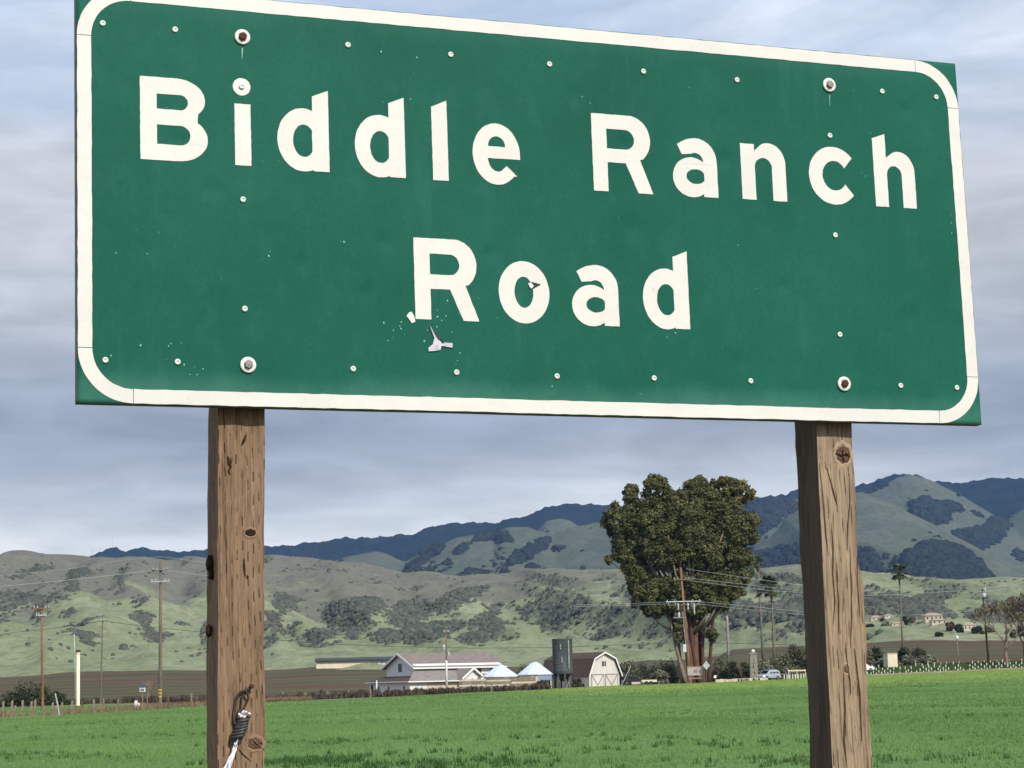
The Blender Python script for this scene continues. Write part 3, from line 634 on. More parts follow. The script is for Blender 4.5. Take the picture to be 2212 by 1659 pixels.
for cx, cz, n, sx, sz in ((690, 165, 9, 26, 22), (800, 200, 9, 18, 22), (815, 120, 3, 10, 12), (185, 105, 6, 50, 26), (240, 70, 3, 30, 12), (200, 125, 3, 22, 10), (700, 700, 6, 60, 50), (410, 330, 3, 14, 8), (560, 365, 2, 10, 6), (1150, 720, 2, 8, 10), (2085, 470, 3, 6, 20), (1845, 590, 2, 6, 4)):
    for _ in range(n):
        x, z, s_ = cx + r.gauss(0, sx), cz + r.gauss(0, sz), r.choice((.9, 1.2, 1.6, 2.2)); a0 = r.random() * 6
        P = [(x + s_ * r.uniform(.6, 1.2) * math.cos(a0 + k * 1.05), z + s_ * r.uniform(.6, 1.6) * math.sin(a0 + k * 1.05)) for k in range(6)]
        b = len(ch.v); ch.v += [L(u / 1000, v / 1000, -.0007) for u, v in P]; ch.f.append(tuple(b + k for k in range(6)))
mat('chip_paint', (.20, .45, .36), .6, .3, 200); tag(ch.build('paint_chips', MATS['chip_paint'], panel), kind='stuff')
for cx, cz in ((353, 776), (1775, 782)):
    flake('rust_streak', [(cx - 1.2, cz), (cx + 1.2, cz + 1), (cx - .6, cz - 26), (cx - 1.8, cz - 24)], 'chip_paint', -.0004, .0004, int(cx))

# posts
def wood_mat(name, base_c, dark, pale, incise, seed):
    t = NT(name); mpx = (1, 1, .05)
    gr = t.noise(210, 6, .7, (1, 1, .03), 1.0, (seed, 0, 0)); big = t.noise(22, 4, .6, (1, 1, .09), 1.6, (seed, 3, 0)); patch = t.noise(5, 4, .6, (1, 1, .35), 0, (seed, 1, 2))
    c = t.mix(t.step(gr, .32, .68), scl(base_c, .62), scl(base_c, 1.22))
    c = t.mix(t.math('MULTIPLY', t.step(big, .50, .72), .68), c, dark)
    c = t.mix(t.math('MULTIPLY', t.step(patch, .5, .75), .55), c, pale)
    h = gr
    if incise:
        sp = t.node('ShaderNodeSeparateXYZ'); t.l.new(t.tc.outputs['Object'], sp.inputs[0])
        wob = t.math('MULTIPLY', t.math('SUBTRACT', t.noise(9, 2, .5, (1, 1, .6)), .5), .006)
        u = t.math('DIVIDE', t.math('ADD', t.math('ADD', sp.outputs[0], t.math('MULTIPLY', sp.outputs[1], .97)), wob), .0118)
        wn_ = t.node('ShaderNodeTexWhiteNoise', noise_dimensions='1D'); t.l.new(t.math('FLOOR', u), wn_.inputs['W'])
        fz = t.math('FRACT', t.math('ADD', t.math('DIVIDE', sp.outputs[2], incise), t.math('MULTIPLY', wn_.outputs[0], 7.0)))
        fx = t.math('ABSOLUTE', t.math('SUBTRACT', t.math('FRACT', u), .5))
        da = t.math('MULTIPLY', t.step(fz, .52, .38), t.step(fz, .02, .10)); da = t.math('MULTIPLY', da, t.step(fx, .14, .06))
        da = t.math('MULTIPLY', da, t.step(t.noise(30, 4, .7, (1, 1, .35), 0, (seed, 8, 8)), .40, .62))
        c = t.mix(t.math('MULTIPLY', da, .9), c, scl(dark, .5)); h = t.math('SUBTRACT', gr, t.math('MULTIPLY', da, 1.4))
    cr_ = t.noise(90, 4, .6, (1, 1, .018), 1.5, (seed, 5, 5)); crk = t.step(cr_, .63, .68)
    c = t.mix(t.math('MULTIPLY', crk, .8), c, scl(dark, .5)); h = t.math('SUBTRACT', h, crk)
    t.bump(h, .004, .7); t.done(c, .85, .2)
wood_mat('post_wood_tan', (.255, .168, .100), (.095, .056, .034), (.32, .235, .155), .050, 1.0)
wood_mat('post_wood_dark', (.112, .084, .060), (.048, .036, .027), (.15, .118, .088), 0, 5.0)
wood_mat('post_wood_grey', (.335, .248, .162), (.115, .074, .047), (.42, .345, .25), .115, 5.0)
def post(name, cx, w, dep, m, seed, wane):
    zs = np.arange(0, SH + lift - .03, .028); P = []; r = np.random.default_rng(seed)
    prof = [(-1, -1), (-.3, -1), (.3, -1), (1, -1), (1, 0), (1, 1), (0, 1), (-1, 1), (-1, 0)]; n = len(prof); V = []; Fc = []
    ph = r.random(n) * 50
    for i, z in enumerate(zs):
        for k, (a, b) in enumerate(prof):
            j = .0016 * (vnoise(z * 9 + ph[k], k * 3.3, seed) - .5) * 2 + .0010 * (vnoise(z * 31 + ph[k], k * 3.3, seed + 1) - .5) * 2
            ex = wane(z, a, b)
            V.append((cx + a * w / 2 + a * j + ex[0] - math.sin(math.radians(.8)) * (z - lift - SH / 2) * -1, .0400 + dep / 2 + b * dep / 2 + b * j + ex[1], z))
    m_ = len(zs)
    Fc = [(i * n + k, i * n + (k + 1) % n, (i + 1) * n + (k + 1) % n, (i + 1) * n + k) for i in range(m_ - 1) for k in range(n)]
    Fc += [tuple(range(n - 1, -1, -1)), tuple((m_ - 1) * n + k for k in range(n))]
    return MB().add(V, Fc).build(name, MATS[m], sign)
def post_x(cx, z): return cx + math.sin(math.radians(.8)) * (z - lift - SH / 2)
def wane_r(z, a, b):
    if a > .9: return (-.010 * smooth(lift - .36, lift - .33, z), 0)
    return (0, 0)
pL = post('post', .3545 - SW / 2, .099, .090, 'post_wood_tan', 3, lambda z, a, b: (0, 0)); pL['label'] = 'tan incised left post with long rows of slits'
pR = post('post', 1.767 - SW / 2, .103, .100, 'post_wood_grey', 4, wane_r); pR['label'] = 'greyer right post with a large knot near its top'
pR.data.materials.append(MATS['post_wood_dark'])  # darker wood colour for the left-facing side of the right post
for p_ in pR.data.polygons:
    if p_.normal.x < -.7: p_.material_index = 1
def px_to_post(px, py, y):
    """point on the plane y (sign space) seen at a pixel of the photograph"""
    r = ray(px, py); rl = np.array([r @ SX, r @ SY, r @ SZ]); o = EYE - base; ol = np.array([o @ SX, o @ SY, o @ SZ])
    t_ = (y - ol[1]) / rl[1]; return ol + rl * t_
t = NT('knot_wood'); gm = t.node('ShaderNodeTexWave', wave_type='RINGS', rings_direction='Y'); gm.inputs['Scale'].default_value = 38; gm.inputs['Distortion'].default_value = 9; gm.inputs['Detail'].default_value = 4; gm.inputs['Detail Scale'].default_value = 2.5
t.l.new(t.tc.outputs['Object'], gm.inputs[0])
kc = t.mix(gm.outputs[0], (.075, .045, .028), (.17, .105, .062)); kc = t.mix(t.step(t.noise(120, 3, .6), .58, .68), kc, (.02, .013, .010)); t.bump(gm.outputs[0], .002, .6); t.done(kc, .9, .15)
mat('knot_rim', (.35, .26, .165), .85, .3, 60, .2); mat('knot_rim_tan', (.25, .165, .10), .85, .3, 60, .2); mat('wood_check', (.085, .050, .030), .95, .4, 80, .1); mat('dark_check', (.030, .018, .012), .95, .4, 80, .1)
YF = .0400
for x_, z_ in ((353, 800), (1774, 806), (354, 88), (1766, 88)): MB().box(x_ / 1000 - SW / 2 - .03, x_ / 1000 - SW / 2 + .03, .0225, .0405, lift + z_ / 1000 - .03, lift + z_ / 1000 + .03).build('spacer', MATS['grey_steel'], sign)
def knot(px, py, rx, rz, parent, rim=True, hole=False):
    P = px_to_post(px, py, YF)
    def ell(a, b, y0, n=26, sd=0):
        return [(a * (1 + .10 * math.sin(3 * k + sd)) * math.cos(2 * math.pi * k / n), y0, b * (1 + .10 * math.cos(2 * k + sd)) * math.sin(2 * math.pi * k / n)) for k in range(n)]
    if rim:
        n = 26; r0, r1, r2 = ell(rx * 1.42, rz * 1.75, .0030), ell(rx * 1.15, rz * 1.25, -.0018), ell(rx * .93, rz * .93, -.0006)
        V = r0 + r1 + r2; Fc = [(i * n + k, i * n + (k + 1) % n, (i + 1) * n + (k + 1) % n, (i + 1) * n + k) for i in range(2) for k in range(n)]
        o = MB().add(V, Fc).build('knot_rim', MATS['knot_rim_tan' if parent is pL else 'knot_rim'], parent, True); o.location = P
    n = 26; V = ell(rx, rz, .0015, sd=1) + ell(rx * .7, rz * .7, -.0022) + ell(rx * .25, rz * .25, -.0012) + [(0, -.0010, 0)]
    Fc = [(i * n + k, i * n + (k + 1) % n, (i + 1) * n + (k + 1) % n, (i + 1) * n + k) for i in range(2) for k in range(n)] + [(2 * n + k, 2 * n + (k + 1) % n, 3 * n) for k in range(n)]
    o = MB().add(V, Fc).build('knot', MATS['dark_check' if hole else 'knot_wood'], parent, True); o.location = P
knot(1821, 982, .021, .023, pR); knot(1828, 1445, .008, .011, pR)
knot(541, 1151, .0125, .008, pL, True, True); knot(551, 1606, .017, .013, pL, True)
def check(pts, w, parent, name='check'):
    """a sunken crack line along the grain, drawn as a thin dark sliver on the face"""
    Pp = [px_to_post(a, b, YF - .0014) for a, b in pts]; n = len(Pp); V = []
    for i, p in enumerate(Pp):
        k = math.sin(math.pi * (i + .25) / (n - .5)); V += [p + np.array([-w * k, 0, 0]), p + np.array([0, -.0006, 0]), p + np.array([w * k, 0, 0])]
    Fc = [q for i in range(n - 1) for q in ((i * 3, i * 3 + 1, i * 3 + 4, i * 3 + 3), (i * 3 + 1, i * 3 + 2, i * 3 + 5, i * 3 + 4))]
    MB().add(V, Fc).build(name, MATS['wood_check' if parent is pR else 'dark_check'], parent)
for pts, w in (([(1770, 1000), (1778, 1080), (1784, 1150), (1790, 1200)], .0015), ([(1786, 1010), (1800, 1060), (1808, 1090)], .0020), ([(1834, 1020), (1836, 1080), (1832, 1130), (1830, 1190)], .0014), ([(1796, 1130), (1800, 1180), (1799, 1240), (1804, 1300), (1800, 1350)], .0019),
               ([(1836, 1180), (1838, 1250), (1840, 1330), (1838, 1400)], .0016), ([(1852, 1200), (1852, 1260), (1858, 1330)], .0016), ([(1826, 1400), (1836, 1470), (1838, 1500)], .0020), ([(1820, 1440), (1826, 1530), (1824, 1600), (1830, 1659)], .0022), ([(1846, 1400), (1858, 1500), (1862, 1600)], .0022), ([(1806, 1230), (1812, 1300), (1812, 1370)], .0016)):
    check(pts, w, pR)
for pts, w in (([(530, 940), (527, 952), (522, 962)], .0032), ([(492, 985), (496, 1003), (500, 1010)], .0034), ([(502, 990), (494, 1018), (498, 1026)], .0018), ([(527, 1205), (528, 1225), (530, 1245)], .0022), ([(534, 1243), (536, 1248)], .004), ([(536, 1596), (548, 1602), (558, 1612), (572, 1620)], .0026), ([(510, 1612), (525, 1630), (545, 1645)], .0018)):
    check(pts, w, pL)
for pts, w in (([(1806, 976), (1816, 984), (1828, 980), (1838, 988)], .0016), ([(1822, 966), (1820, 984), (1824, 998)], .0014)):
    Pq = [px_to_post(a, b, YF - .0040) for a, b in pts]; MB().tube(Pq, [.0006, w, w, .0006][:len(Pq)], 6).build('check', MATS['dark_check'], pR)
def lump(px, py, s, parent, y):
    P = px_to_post(px, py, y); b = MB(); r = random.Random(px)
    prof = [(.3, -1), (.8, -.7), (1, -.1), (.8, .55), (.35, 1)]; b.lathe([(a * s, z * s * 1.5) for a, z in prof], n=9)
    b.v = [(x * r.uniform(.4, 1.3), yy * r.uniform(.5, 1.2), z * r.uniform(.7, 1.2)) for x, yy, z in b.v]
    o = b.build('knot_stub', MATS['dark_check'], parent, True); o.location = P
lump(453, 1218, .011, pL, YF + .045); lump(456, 1240, .008, pL, YF + .04); lump(451, 1362, .0085, pL, YF + .045)

# the cord hanging from a nail on the left post
mat('black_wire', (.035, .030, .026), .6, .4, 200, .4); mat('white_film', (.74, .73, .74), .35, .15, 60, .45); mat('tape_black', (.045, .046, .045), .55, .35, 150, .4); mat('dark_blue_film', (.05, .06, .09), .4, .3, 80, .4)
N0 = px_to_post(540, 1484, YF)
W0 = base + SX * N0[0] + SY * N0[1] + SZ * N0[2]
hang = bpy.data.objects.new('hanging_cord', None); COL.objects.link(hang)
_m = Matrix.Identity(4)
for k in range(3): _m[k][0], _m[k][1], _m[k][2], _m[k][3] = SX[k], SY[k], SZ[k], W0[k]
hang.matrix_world = _m
tag(hang, 'black wire loop bound to a white plastic strip, nailed to the left signpost', 'cord')
def hp(px, py, out=.006):
    p = px_to_post(px, py, YF - out) - N0; return p
MB().tube([(0, .012, 0), (0, -.012, .001)], .0026, 8).tube([(0, -.0115, .001), (0, -.0135, .001)], .0052, 10).build('nail', MATS['rusty_steel'], hang, True)
def wire(name, pts, rad, m, out=.006):
    P = [hp(a, b, out + .003 * math.sin(i * 1.3)) for i, (a, b) in enumerate(pts)]
    Q_ = []
    for i in range(len(P) - 1):
        for k in range(5):
            s_ = k / 5; p0, p1, p2, p3 = P[max(i - 1, 0)], P[i], P[i + 1], P[min(i + 2, len(P) - 1)]
            Q_.append(.5 * (2 * p1 + (p2 - p0) * s_ + (2 * p0 - 5 * p1 + 4 * p2 - p3) * s_ ** 2 + (3 * p1 - p0 - 3 * p2 + p3) * s_ ** 3))
    Q_.append(P[-1]); return MB().tube(Q_, rad, 8).build(name, MATS[m], hang, True)
wire('wire_loop', [(541, 1486), (530, 1491), (519, 1496), (510, 1512), (506, 1532), (505, 1552), (508, 1566)], .0026, 'black_wire')
wire('wire_loop', [(540, 1488), (528, 1497), (522, 1512), (519, 1530), (514, 1540), (511, 1555)], .0020, 'black_wire', .004)
wire('wire_loop', [(539, 1488), (531, 1492), (536, 1504), (533, 1518), (525, 1530), (514, 1541)], .0022, 'black_wire', .009)
A_, B_ = hp(527, 1552, .016), hp(514, 1592, .014)
coil = [A_ + (B_ - A_) * (k / 90) + .0125 * (1 - .12 * math.sin(k * .07)) * (math.cos(k * .42) * np.array([.95, 0, .3]) + math.sin(k * .42) * np.array([0, 1, 0])) for k in range(91)]
MB().tube(coil, .0033, 7).build('binding', MATS['tape_black'], hang, True)
MB().tube([A_ + (B_ - A_) * t_ for t_ in (-.05, .2, .5, .8, 1.1)], [.008, .012, .0125, .011, .007], 10).build('binding_core', MATS['tape_black'], hang, True)
tf = MB(); r = random.Random(4)
for k in range(7):
    c_ = A_ + np.array([r.uniform(-.012, .012), r.uniform(-.008, .006), r.uniform(.002, .012)]); tf.tube([c_, c_ + np.array([r.uniform(-.006, .006), -.004, r.uniform(-.004, .008)])], [.0034, .0016], 6)
tf.build('frayed_end', MATS['white_film'], hang, True)
def ribbon(name, pts, w0, w1, m, twist=2.2):
    n = 40; P = np.array(pts); V = []
    tt = np.linspace(0, 1, len(P)); cx = [np.interp(np.linspace(0, 1, n), tt, P[:, k]) for k in range(3)]
    for i in range(n):
        c_ = np.array([c[i] for c in cx]); a = .35 + .5 * math.sin(i / n * twist * 3); w = w0 + (w1 - w0) * i / n
        d = np.array([math.cos(a) * .9, math.sin(a) * .6, .35 * math.cos(a)])
        for q, off in ((-1, .0), (-.35, -.003), (.3, .0015), (1, -.001)): V.append(c_ + d * w * q + np.array([0, off - .0015 * math.sin(i * .9 + q * 3), 0]))
    Fc = [(i * 4 + k, i * 4 + k + 1, i * 4 + k + 5, i * 4 + k + 4) for i in range(n - 1) for k in range(3)]
    o = MB().add(V, Fc).build(name, MATS[m], hang, True); md = o.modifiers.new('solid', 'SOLIDIFY'); md.thickness = .0012
ribbon('plastic_strip', [hp(513, 1594, .012), hp(508, 1612, .014), hp(500, 1634, .012), hp(488, 1664, .012), hp(478, 1700, .010), hp(470, 1740, .008)], .0075, .0125, 'white_film')
ribbon('plastic_strip', [hp(516, 1592, .016), hp(510, 1608, .018), hp(506, 1622, .014), hp(497, 1648, .016), hp(486, 1690, .012)], .0045, .0060, 'white_film', 3.1)
MB().tube([hp(515, 1588, .013), hp(511, 1602, .013), hp(509, 1612, .012)], [.0085, .0078, .0050], 9).build('dark_wrap', MATS['dark_blue_film'], hang, True)

# ------------------------------------------------------------------ vegetation helpers
def leaf_mat(name, a, b, c=None):
    t = NT(name); n = t.attr('tint')
    col = t.mix(n, a, b)
    if c: col = t.mix(t.step(t.attr('hue'), .5, .9), col, c)
    t.done(col, .75, .15)
    return t.m
def leaf_cloud(C, R, n, size, seed, flat=.0, hue=None, up=0.):
    """leaf-sized faces spread over clumps: C (k,3) centres, R (k,3) radii, n faces per clump"""
    r = np.random.default_rng(seed); C = np.asarray(C, float); R = np.asarray(R, float); k = len(C)
    if R.ndim == 1: R = np.repeat(R[:, None], 3, 1)
    d = r.normal(size=(k, n, 3)); d /= np.linalg.norm(d, axis=2, keepdims=True)
    rad = r.random((k, n, 1)) ** .33 * (.75 + .35 * r.random((k, n, 1)))
    P = C[:, None, :] + d * rad * R[:, None, :]
    nrm = d + r.normal(size=d.shape) * .7 + np.array([0, 0, .35 + up]); nrm /= np.linalg.norm(nrm, axis=2, keepdims=True)
    a = np.cross(nrm, r.normal(size=d.shape)); a /= np.linalg.norm(a, axis=2, keepdims=True) + 1e-9; b = np.cross(nrm, a)
    s = size * (.6 + .8 * r.random((k, n, 1))); a = a * s; b = b * s * (.45 + .3 * r.random((k, n, 1)))
    V = np.stack([P - a, P - b * .8, P + a, P + b], 2).reshape(-1, 3)
    Q = np.arange(len(V)).reshape(-1, 4)
    t0 = np.clip(r.random((k, 1)) * .7 + r.random((k, n)) * .5 - .1, 0, 1); tint = np.repeat(t0.ravel(), 4)
    h0 = np.zeros((k, 1)) if hue is None else np.asarray(hue, float).reshape(k, 1)
    hu = np.repeat((h0 + np.zeros((k, n))).ravel(), 4)
    return raw_mesh('leaves', V, Q, {'tint': tint, 'hue': hu})
leaf_mat('leaf_dark', (.022, .030, .014), (.050, .060, .026)); leaf_mat('leaf_olive', (.085, .090, .050), (.165, .165, .095)); leaf_mat('leaf_silver', (.125, .132, .090), (.225, .225, .158))
leaf_mat('leaf_tan', (.10, .085, .045), (.165, .135, .070)); leaf_mat('leaf_euc', (.050, .054, .020), (.150, .148, .060), (.175, .128, .050)); leaf_mat('leaf_palm', (.030, .042, .014), (.085, .100, .034))
leaf_mat('leaf_brown', (.060, .044, .034), (.120, .090, .066)); leaf_mat('leaf_dry', (.17, .115, .062), (.25, .185, .11)); leaf_mat('weed_leaf', (.036, .085, .022), (.075, .150, .042)); leaf_mat('leaf_green', (.030, .055, .016), (.075, .115, .035))
mat('bark_brown', (.10, .070, .050), .9, .4, 4, .1, 0, .02, (1, 1, .3)); mat('bark_pale', (.23, .175, .13), .9, .4, 2, .1, 0, .02, (1, 1, .25)); mat('bark_red', (.135, .072, .048), .9, .5, 1.2, .1, 0, .03, (1, 1, .2), (.07, .04, .03)); mat('palm_trunk', (.17, .145, .115), .9, .3, 3, .1, 0, .02, (.3, .3, 2))
_seed = [100]
def shrub(name, label, px, d, w, h, leaf, cat='shrub', group=None, clumps=10, dens_=90, leafs=.22, base_up=.0, stems=3):
    """bush: w, h metres"""
    P = spot(px, d); _seed[0] += 1; r = np.random.default_rng(_seed[0])
    o = thing(name, (P[0], P[1], P[2] - .05), label, cat, group)
    C = []; R_ = []
    for k in range(clumps):
        a = r.random() * 6.28; q = r.random() ** .5
        x = math.cos(a) * q * w * .36; y = math.sin(a) * q * w * .30; hh = h * (1 - .55 * q * q)
        z = base_up + (hh - base_up) * (.25 + .55 * r.random()); rr = (w * .17 + h * .08) * (.7 + .6 * r.random())
        C.append((x, y, min(z, h - rr * .6))); R_.append((rr, rr, min(rr * .8, h * .4)))
    for k in range(max(3, clumps // 3)):
        x = (r.random() - .5) * w * .75; C.append((x, (r.random() - .5) * w * .3, base_up + h * .18)); R_.append((w * .16, w * .16, h * .22))
    link('foliage', leaf_cloud(C, R_, dens_, leafs, _seed[0]), MATS[leaf], o)
    b = MB()
    for k in range(stems):
        a = r.random() * 6.28; b.tube([(0.1 * math.cos(a), .1 * math.sin(a), -.3), (w * .08 * math.cos(a), w * .08 * math.sin(a), h * .3), (w * .2 * math.cos(a), w * .2 * math.sin(a), h * .62)], [.07, .05, .02], 6)
    b.build('stem', MATS['bark_brown'], o)
    return o

# ------------------------------------------------------------------ crop: tufts of young grain across the field
def tufts(name, pts, hgt, wid, blades, seed, m, tint_bias=0.):
    r = np.random.default_rng(seed); n = len(pts); P = np.repeat(pts[:, None, :], blades, 1)
    hh = (np.asarray(hgt) * np.ones(n))[:, None, None] * (.55 + .7 * r.random((n, blades, 1)))
    ww = (np.asarray(wid) * np.ones(n))[:, None, None]
    P = P + np.concatenate([r.normal(size=(n, blades, 2)) * ww * 1.3, np.zeros((n, blades, 1))], 2)
    a = r.random((n, blades)) * 6.28; dx = np.stack([np.cos(a), np.sin(a), np.zeros_like(a)], -1)
    lean = np.concatenate([r.normal(size=(n, blades, 2)) * .38, np.ones((n, blades, 1))], 2) * hh
    bw = ww * .42
    V = np.stack([P - dx * bw - np.array([0, 0, .04]), P + dx * bw - np.array([0, 0, .04]), P + lean], 2).reshape(-1, 3)
    t0 = np.clip(fbm(pts[:, 0] / 6, pts[:, 1] / 9, seed, 4)[:, None] * 1.5 - .35 + r.random((n, blades)) * .45 + tint_bias, 0, 1)
    hu = np.repeat(np.repeat(np.clip((pts[:, 1] - edge_y(pts[:, 0]) + 160 + 80 * (fbm(pts[:, 0] / 9, pts[:, 1] / 20, 8, 3) - .5)) / 60, 0, 1) * smooth(-8, 12, pts[:, 0]), blades)[:, None], 3, 1)
    me = raw_mesh(name, V, np.arange(len(V)).reshape(-1, 3), {'tint': np.repeat(t0.ravel(), 3), 'hue': hu.ravel()})
    return tag(link(name, me, MATS[m]), kind='stuff')
t = NT('crop_leaf'); cc = t.mix(t.attr('tint'), (.092, .178, .050), (.160, .265, .082)); cc = t.mix(t.math('MULTIPLY', t.attr('hue'), .62), cc, (.27, .36, .085)); t.done(cc, .65, .2)
def scatter(y0, y1, n, seed, pad=6):
    r = np.random.default_rng(seed); u = r.random(n)
    y = np.sqrt(y0 ** 2 + u * (y1 ** 2 - y0 ** 2)); half = y * .2331 + pad
    x = (r.random(n) * 2 - 1) * half; keep = y < edge_y(x) - .3; x, y = x[keep], y[keep]
    pat = fbm(x / 5, y / 8, 61, 3); k2 = r.random(len(x)) < np.clip(pat * 2.2 - .25, .25, 1); x, y = x[k2], y[k2]
    return np.stack([x, y, ground_z(x, y) + (fbm(x / 9, y / 9, 3, 3) - .5) * .16 * smooth(20, 60, y)], -1)
p1 = scatter(28, 95, 56000, 1); p2 = scatter(95, 200, 44000, 2); p3 = scatter(200, 385, 30000, 3)
tufts('grain_crop', np.vstack([p1, p2, p3]), np.concatenate([np.full(len(p1), .065), np.full(len(p2), .085), np.full(len(p3), .12)]), np.concatenate([np.full(len(p1), .030), np.full(len(p2), .06), np.full(len(p3), .13)]), 7, 5, 'crop_leaf')
tag(bpy.data.objects['grain_crop'], 'short green grain crop covering the near field', 'crop')
# darker rank weeds in drifts near the bottom of the picture
r = np.random.default_rng(9); wp = []
for px, py, n, sx, sy in ((950, 1652, 160, 1.6, .8), (990, 1628, 60, 2.2, .5), (1010, 1600, 60, 2.4, .7), (640, 1605, 60, 1.6, .5), (670, 1650, 160, .8, .5), (560, 1648, 60, 1., .5), (1790, 1648, 160, 1.6, .6), (1550, 1610, 60, 2, .7), (1450, 1600, 40, 2, .7), (130, 1640, 60, 1.3, .5), (40, 1632, 50, 1., .5), (330, 1590, 60, 2.6, .8), (1900, 1560, 50, 3, 1.2), (250, 1562, 40, 3, 1.2), (800, 1560, 50, 3.5, 1.4), (1330, 1545, 50, 4, 1.6), (1600, 1560, 50, 4, 1.6)):
    h_ = hit(px, py); q = np.stack([h_[0] + r.normal(size=n) * sx, h_[1] + r.normal(size=n) * sy * 2.5], -1); wp.append(np.column_stack([q, ground_z(q[:, 0], q[:, 1])]))
tufts('field_weeds', np.vstack(wp)[::2], .12, .05, 12, 6, 'weed_leaf', -.1); tag(bpy.data.objects['field_weeds'], 'dark leafy weeds in drifts through the crop', 'weeds')
# dry brush along the near fence on the left, rank green verge by the mound
fx = np.linspace(-42, -28, 900) + r.normal(size=900) * .4
fy = edge_y(fx) + .3 + np.abs(r.normal(size=900)) * 1.4
tufts('dry_grass', np.column_stack([fx, fy, ground_z(fx, fy)]), .62, .06, 7, 8, 'leaf_dry', -.05); tag(bpy.data.objects['dry_grass'], 'dry tan grass along the near fence', 'grass')
# dormant brush row beyond the far edge of the field
def brush_row(name, label, pxs, off, h, dep, n, seed):
    r = np.random.default_rng(seed); px = r.uniform(pxs[0], pxs[1], n)
    ex = np.interp(px, [-60, 0, 260, 330, 445, 575, 700, 900, 1100, 1190], [hit(a, b)[0] for a, b in ((-60, 1524), (0, 1524), (260, 1522), (330, 1516), (445, 1521), (575, 1516), (700, 1512), (900, 1502), (1100, 1491), (1190, 1487))])
    eyy = np.interp(px, [-60, 0, 260, 330, 445, 575, 700, 900, 1100, 1190], [hit(a, b)[1] for a, b in ((-60, 1524), (0, 1524), (260, 1522), (330, 1516), (445, 1521), (575, 1516), (700, 1512), (900, 1502), (1100, 1491), (1190, 1487))])
    y = np.minimum(eyy + off, 358.0) + r.random(n) * dep; x = ex * y / eyy; z = ground_z(x, y)
    hv = h * (.35 + .8 * fbm(px / 9, px * 0, seed, 3)) * (.6 + .5 * r.random(n))
    a = r.random(n) * 6.28; ln = np.stack([np.cos(a) * .25, np.sin(a) * .25, np.ones(n)], -1) * hv[:, None]
    P = np.stack([x, y, z + r.random(n) * hv * .35], -1); dx = np.stack([np.cos(a + 1.3), np.sin(a + 1.3), np.zeros(n)], -1) * .10
    V = np.stack([P - dx, P + dx, P + ln * .7 + dx * .6, P + ln * .8 - dx * .4], 1).reshape(-1, 3)
    o = link(name, raw_mesh(name, V, np.arange(len(V)).reshape(-1, 4), {'tint': np.repeat(r.random(n), 4), 'hue': np.zeros(4 * n)}), MATS['leaf_brown'])
    return tag(o, label, 'brush', kind='stuff')
brush_row('bramble_bank', 'dark brown bramble bank beyond the field edge before the farmhouse', (570, 1190), 6, 1.2, 5, 9000, 5)
brush_row('bramble_bank', 'low dark brown bank beyond the road at far left', (-60, 452), 14, 1.3, 5, 5000, 6)

# ------------------------------------------------------------------ road, field-edge track
def ribbon_road(name, pts, wd, m, lift_=.06):
    P = []
    for i in range(len(pts) - 1):
        for k in range(12): P.append(np.array(pts[i]) + (np.array(pts[i + 1]) - np.array(pts[i])) * k / 12)
    P.append(np.array(pts[-1])); V = []
    for i, p in enumerate(P):
        d = P[min(i + 1, len(P) - 1)] - P[max(i - 1, 0)]; d = d[:2] / np.linalg.norm(d[:2]); nrm = np.array([-d[1], d[0]])
        for s_ in (0, 1):
            q = p[:2] + nrm * wd * s_
            V.append((q[0], q[1], gz(q[0], q[1]) + lift_))
    n = len(P); Vb = [(a, b, c - .3) for a, b, c in V]
    Fc = [(2 * i, 2 * i + 2, 2 * i + 3, 2 * i + 1) for i in range(n - 1)] + [(2 * i, 2 * i + 2 * n, 2 * i + 2 + 2 * n, 2 * i + 2) for i in range(n - 1)]
    return tag(MB().add(V + Vb, Fc).build(name, MATS[m]), kind='structure')
mat('asphalt_pale', (.24, .22, .20), .9, .2, .5); mat('dirt_track', (.30, .26, .17), .95, .25, .4)
ribbon_road('road', [hit(-80, 1528), hit(60, 1526.5), hit(200, 1525), hit(262, 1524)], 9.0, 'asphalt_pale')
ribbon_road('road', [hit(430, 1522.5), hit(575, 1516.5), hit(700, 1512.5), hit(820, 1507)], 3.5, 'asphalt_pale')
ribbon_road('path', [spot(1868, 382), spot(2000, 382), spot(2120, 382), spot(2300, 382)], 4.5, 'dirt_track', .25)

# ------------------------------------------------------------------ posts and fences
mat('old_wood', (.23, .185, .135), .9, .35, 3, .1); mat('old_wood_dark', (.12, .085, .060), .9, .35, 3, .1); mat('white_paint', (.78, .77, .72), .6, .12, 2, .3); mat('pole_wood', (.20, .115, .070), .9, .3, 2, .1, 0, 0, (1, 1, .2)); mat('pole_grey', (.155, .130, .100), .9, .3, 2, .1, 0, 0, (1, 1, .2)); mat('pole_dark', (.060, .040, .030), .9, .3, 2, .1)
mat('sleeve_pale', (.45, .45, .44), .7, .2, 2)
def fence_post(px, d, h, w, label, lean=0., m='old_wood', group='wooden fence posts'):
    P = spot(px, d); o = MB().add(*_tap(w, h, lean)).build('fence_post', MATS[m]); o.location = P
    return tag(o, label, 'fence post', group)
def _tap(w, h, lean):
    V = []
    for z, k in ((-.3, 1.05), (h * .5, 1.), (h * .93, .95), (h, .6)):
        for a, b in ((-1, -1), (1, -1), (1, 1), (-1, 1)): V.append((a * w / 2 * k + lean * max(z, 0), b * w / 2 * k, z + (.03 * a if z == h else 0)))
    Fc = [(i * 4 + k, i * 4 + (k + 1) % 4, i * 4 + 4 + (k + 1) % 4, i * 4 + 4 + k) for i in range(3) for k in range(4)] + [(3, 2, 1, 0), (12, 13, 14, 15)]
    return V, Fc
